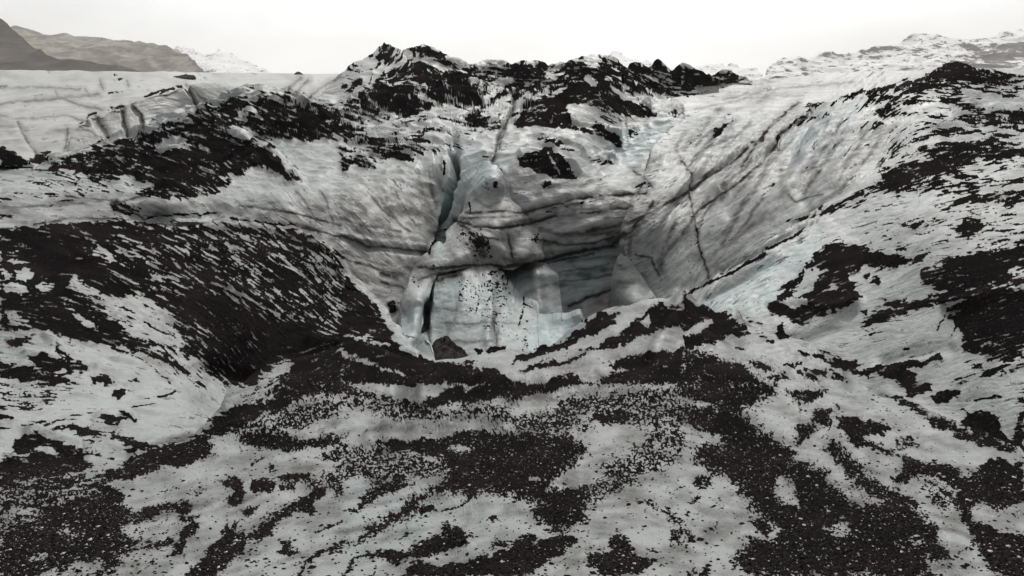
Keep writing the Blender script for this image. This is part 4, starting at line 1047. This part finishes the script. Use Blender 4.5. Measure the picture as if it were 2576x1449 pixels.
for tp, bt, D, lb in (("737 187;744 183;749 179;755 182;762 187", "737 190;762 190", 300, "tiny black ash cone on the left horizon, beside the tall peak's foot"),
                      ("428 195;445 190;458 187;468 185;478 189;492 193", "428 197;492 197", 210, "low strip of black ash mounds on the far left ice field below the hills"),
                      ("1945 220;1950 217;1955 215;1960 217;1965 221", "1945 223;1965 223", 100, "tiny lone ash mound on the smooth white ice field at right"),
                      ("2268 180;2280 177;2292 175;2304 177;2314 181", "2268 183;2314 183", 200, "flat little ash mound on the right horizon below the snowy mountain")):
    x0, y0 = line(bt)[0]; x1, y1 = line(bt)[-1]; xm = (x0 + x1) / 2
    o = sheet("dirt_cone", tp, bt, f"{x0} {y0-3} {D};{xm} {y0-8} {D*1.01};{x1} {y1-3} {D};{xm} {y1} {D*.985}", m_, noise=((D / 60, D / 900, 0),), back=(.01, .6), jag=.8, step=1.2, attrs=False, hk=0)
    tag(o, lb, "dirt cone", "black ash cones on the glacier")
# ---------------------------------------------------------------- mountains
def rock_mat(name, cols, scale, snow=None, zs=4.5):
    m, t, b = newmat(name); co = N(t, 'ShaderNodeTexCoord').outputs['Object']
    mpn = N(t, 'ShaderNodeMapping'); mpn.inputs['Scale'].default_value = (1, 1, zs); t.links.new(co, mpn.inputs['Vector']); v = mpn.outputs[0]
    n1 = noise(t, v, scale, 6, .62, .6); n2 = noise(t, v, scale * 4, 5, .65)
    c = mixc(t, ramp(t, n1, .44, .56), cols[0], cols[1]); c = mixc(t, ramp(t, n2, .42, .62, 0, .6), c, cols[2])
    if snow is not None:
        g = N(t, 'ShaderNodeNewGeometry'); sx = N(t, 'ShaderNodeSeparateXYZ'); t.links.new(g.outputs['Normal'], sx.inputs[0])
        q = math_(t, 'ADD', sx.outputs['Z'], math_(t, 'MULTIPLY_ADD', n2, 1.5, -.75)); q = math_(t, 'ADD', q, math_(t, 'MULTIPLY_ADD', n1, 1.0, -.5))
        c = mixc(t, ramp(t, q, snow, snow + .07), c, (.86, .86, .85))
    t.links.new(c, b.inputs['Base Color']); b.inputs['Roughness'].default_value = 1; b.inputs['Specular IOR Level'].default_value = .1
    return m
M_hill = rock_mat("grassy_hill", ((.36, .33, .275), (.17, .15, .12), (.10, .085, .065)), .011, zs=2.0)
M_dark = rock_mat("dark_hill", ((.085, .07, .062), (.12, .10, .08), (.06, .052, .047)), .012)
M_snow = rock_mat("snowy_rock", ((.10, .09, .09), (.15, .14, .135), (.08, .07, .07)), .013, snow=.73, zs=2.4)
M_grey = rock_mat("grey_scree", ((.13, .12, .115), (.2, .18, .17), (.1, .09, .088)), .008, snow=1.0)
def mountain(name, top, D, mat, base, nz, depth=.25, jag=1.0):
    top = line(top); x0, x1 = top[0][0], top[-1][0]; ym = min(p[1] for p in top)
    ct = ";".join(f"{x} {y:.0f} {D*(1+depth*(base-y)/(base-ym+1)):.0f}" for x, y in top[::max(1, len(top) // 7)]) + f";{x0} {base} {D};{x1} {base} {D};{(x0+x1)/2} {base} {D*.97:.0f}"
    o = sheet(name, top, f"{x0} {base};{x1} {base}", ct, mat, noise=nz, back=(.3, .25), jag=jag, step=2.0, attrs=False, hk=0, ashup=0)
    return tag(o, kind='structure')
mountain("dark_hill", "-420 -140;-120 -20;0 47;17 60;40 80;62 100;83 122;120 148;160 156;217 157;253 170;317 180;360 192", 1200, M_dark, 200, ((200, 12, 1), (60, 4, 1), (20, 1.2, 0)))
mountain("grassy_hill", "-420 70;-100 76;40 77;93 82;167 97;233 107;293 112;335 114;347 116;393 125;430 133;467 150;480 158;493 167;510 180;530 195", 1900, M_hill, 200, ((260, 20, 1), (90, 9, 1), (30, 2.5, 0)), depth=.4, jag=.8)
mountain("snowy_mountain", "415 150;430 128;447 121;483 128;533 142;543 138;553 133;583 143;617 160;650 175;675 186;700 195", 4200, M_snow, 200, ((400, 30, 1), (120, 14, 1), (40, 4, 0)), jag=1)
mountain("snowy_mountain", "1460 170;1500 158;1530 148;1548 138;1566 142;1590 152;1620 160;1680 172;1737 171;1762 168;1790 162;1806 168;1824 173;1844 167;1862 174;1880 178;1900 180;1917 198", 3600, M_snow, 210, ((300, 25, 1), (100, 12, 1), (35, 4, 0)), jag=1)
mountain("snowy_mountain", "1923 200;1928 190;1934 180;1946 166;1957 158;1970 155;1994 157;2034 150;2070 144;2100 147;2144 142;2164 134;2200 129;2234 132;2250 123;2270 110;2284 103;2320 97;2350 95;2404 97;2434 100;2494 97;2540 88;2576 80;2750 50;3000 30", 2300, M_snow, 210, ((220, 22, 1), (80, 11, 1), (26, 4, 0)), depth=.3, jag=1)
mountain("scree_slope", "2360 190;2380 168;2397 157;2425 148;2450 140;2475 131;2500 123;2540 114;2576 106;3000 60", 1700, M_grey, 210, ((150, 12, 1), (50, 5, 1), (15, 1.2, 0)), jag=1)
# ground sheet under everything, out to the horizon
gx = np.array([-9000, -2000, -600, -150, -40, 0, 40, 150, 600, 2000, 9000.]); gy = np.array([-3000, -600, -100, -20, -2, 30, 60, 120, 300, 900, 3000, 9500.])
GXX, GYY = np.meshgrid(gx, gy); zz = np.where(GYY < -1, -3.2, -16.0); zz = np.where(GYY > 100, -22, zz)
ii = np.arange(GXX.size).reshape(GXX.shape)
o = link("glacier_bed", np.stack([GXX, GYY, zz], -1).reshape(-1, 3), np.stack([ii[:-1, :-1], ii[:-1, 1:], ii[1:, 1:], ii[1:, :-1]], -1).reshape(-1, 4), M_far)
tag(o, kind='structure')
# ---------------------------------------------------------------- loose gravel in the foreground
P, Nn, X, Y, D, ash = SURF["near_glacier"]
sel = (Y > 960) & (X > -100) & (X < 2680) & (Y < 1500)
rr = np.random.default_rng(3)
def scatter(name, n, wfun, size, mat, label, cat, squash=.7):
    wgt = np.where(sel, wfun(ash), 0) * D ** .5; p = (wgt / wgt.sum()).ravel(); id_ = rr.choice(p.size, n, p=p)
    C = P.reshape(-1, 3)[id_] + Nn.reshape(-1, 3)[id_] * .001; nn = Nn.reshape(-1, 3)[id_]
    C = C + rr.normal(0, .5, C.shape) * (D.ravel()[id_] / FU * 2.3)[:, None] * np.array([1, 1, 0])
    base = np.array([[1, 0, 0], [-.9, .1, 0], [0, 1, .1], [.1, -1, 0], [0, .1, .75], [0, 0, -.7]]); fc = np.array([[0, 2, 4], [2, 1, 4], [1, 3, 4], [3, 0, 4], [2, 0, 5], [1, 2, 5], [3, 1, 5], [0, 3, 5]])
    a = rr.uniform(0, 6.28, n); s = size * np.minimum(rr.lognormal(-.1, .6, n), 4)
    v = base[None] * (1 + rr.uniform(-.35, .35, (n, 6, 3))); x = v[..., 0] * np.cos(a)[:, None] - v[..., 1] * np.sin(a)[:, None]; y = v[..., 0] * np.sin(a)[:, None] + v[..., 1] * np.cos(a)[:, None]
    V = C[:, None] + np.stack([x, y, v[..., 2] * squash], -1) * s[:, None, None]
    o = link(name, V.reshape(-1, 3), (fc[None] + 6 * np.arange(n)[:, None, None]).reshape(-1, 3), mat)
    o.data.polygons.foreach_set('use_smooth', np.zeros(len(o.data.polygons), bool))
    return tag(o, label, cat, kind='stuff')
mg, tg, bg_ = newmat("gravel"); cog = N(tg, 'ShaderNodeTexCoord').outputs['Object']
tg.links.new(mixc(tg, ramp(tg, noise(tg, cog, 60, 1), .4, .6), (.008, .0065, .007), (.022, .018, .0175)), bg_.inputs['Base Color']); bg_.inputs['Roughness'].default_value = .9; bg_.inputs['Specular IOR Level'].default_value = .05
mw, tw, bw = newmat("ice_grain"); bw.inputs['Base Color'].default_value = (.42, .405, .39, 1); bw.inputs['Roughness'].default_value = .6
scatter("black_gravel", 70000, lambda a: 1 / (1 + np.exp(-(a + .02) * 14)) + .006, .0046, mg, "loose black volcanic gravel scattered over the foreground ice", "gravel")
scatter("ice_grains", 5000, lambda a: 1 / (1 + np.exp(-(a + .05) * 10)) + .01, .0034, mw, "white ice grains lying among the black foreground gravel", "ice grains")
# ---------------------------------------------------------------- haze
HZ = 1
if HZ:
    x0, x1, y0, y1, z0, z1 = -9200, 9200, -3100, 9600, -24, 420
    V = [(x, y, z) for z in (z0, z1) for y in (y0, y1) for x in (x0, x1)]
    F = [(0, 2, 3, 1), (4, 5, 7, 6), (0, 1, 5, 4), (2, 6, 7, 3), (0, 4, 6, 2), (1, 3, 7, 5)]
    mh = bpy.data.materials.new("haze"); mh.use_nodes = True; th = mh.node_tree; th.nodes.clear()
    oh = N(th, 'ShaderNodeOutputMaterial'); vh = N(th, 'ShaderNodeVolumePrincipled'); th.links.new(vh.outputs[0], oh.inputs['Volume'])
    vh.inputs['Color'].default_value = (.97, .97, .965, 1); vh.inputs['Density'].default_value = .0001; vh.inputs['Anisotropy'].default_value = .2
    o = link("haze", V, F, mh); o.data.polygons.foreach_set('use_smooth', np.zeros(6, bool)); tag(o, "thin pale haze over the glacier and mountains", kind='stuff')
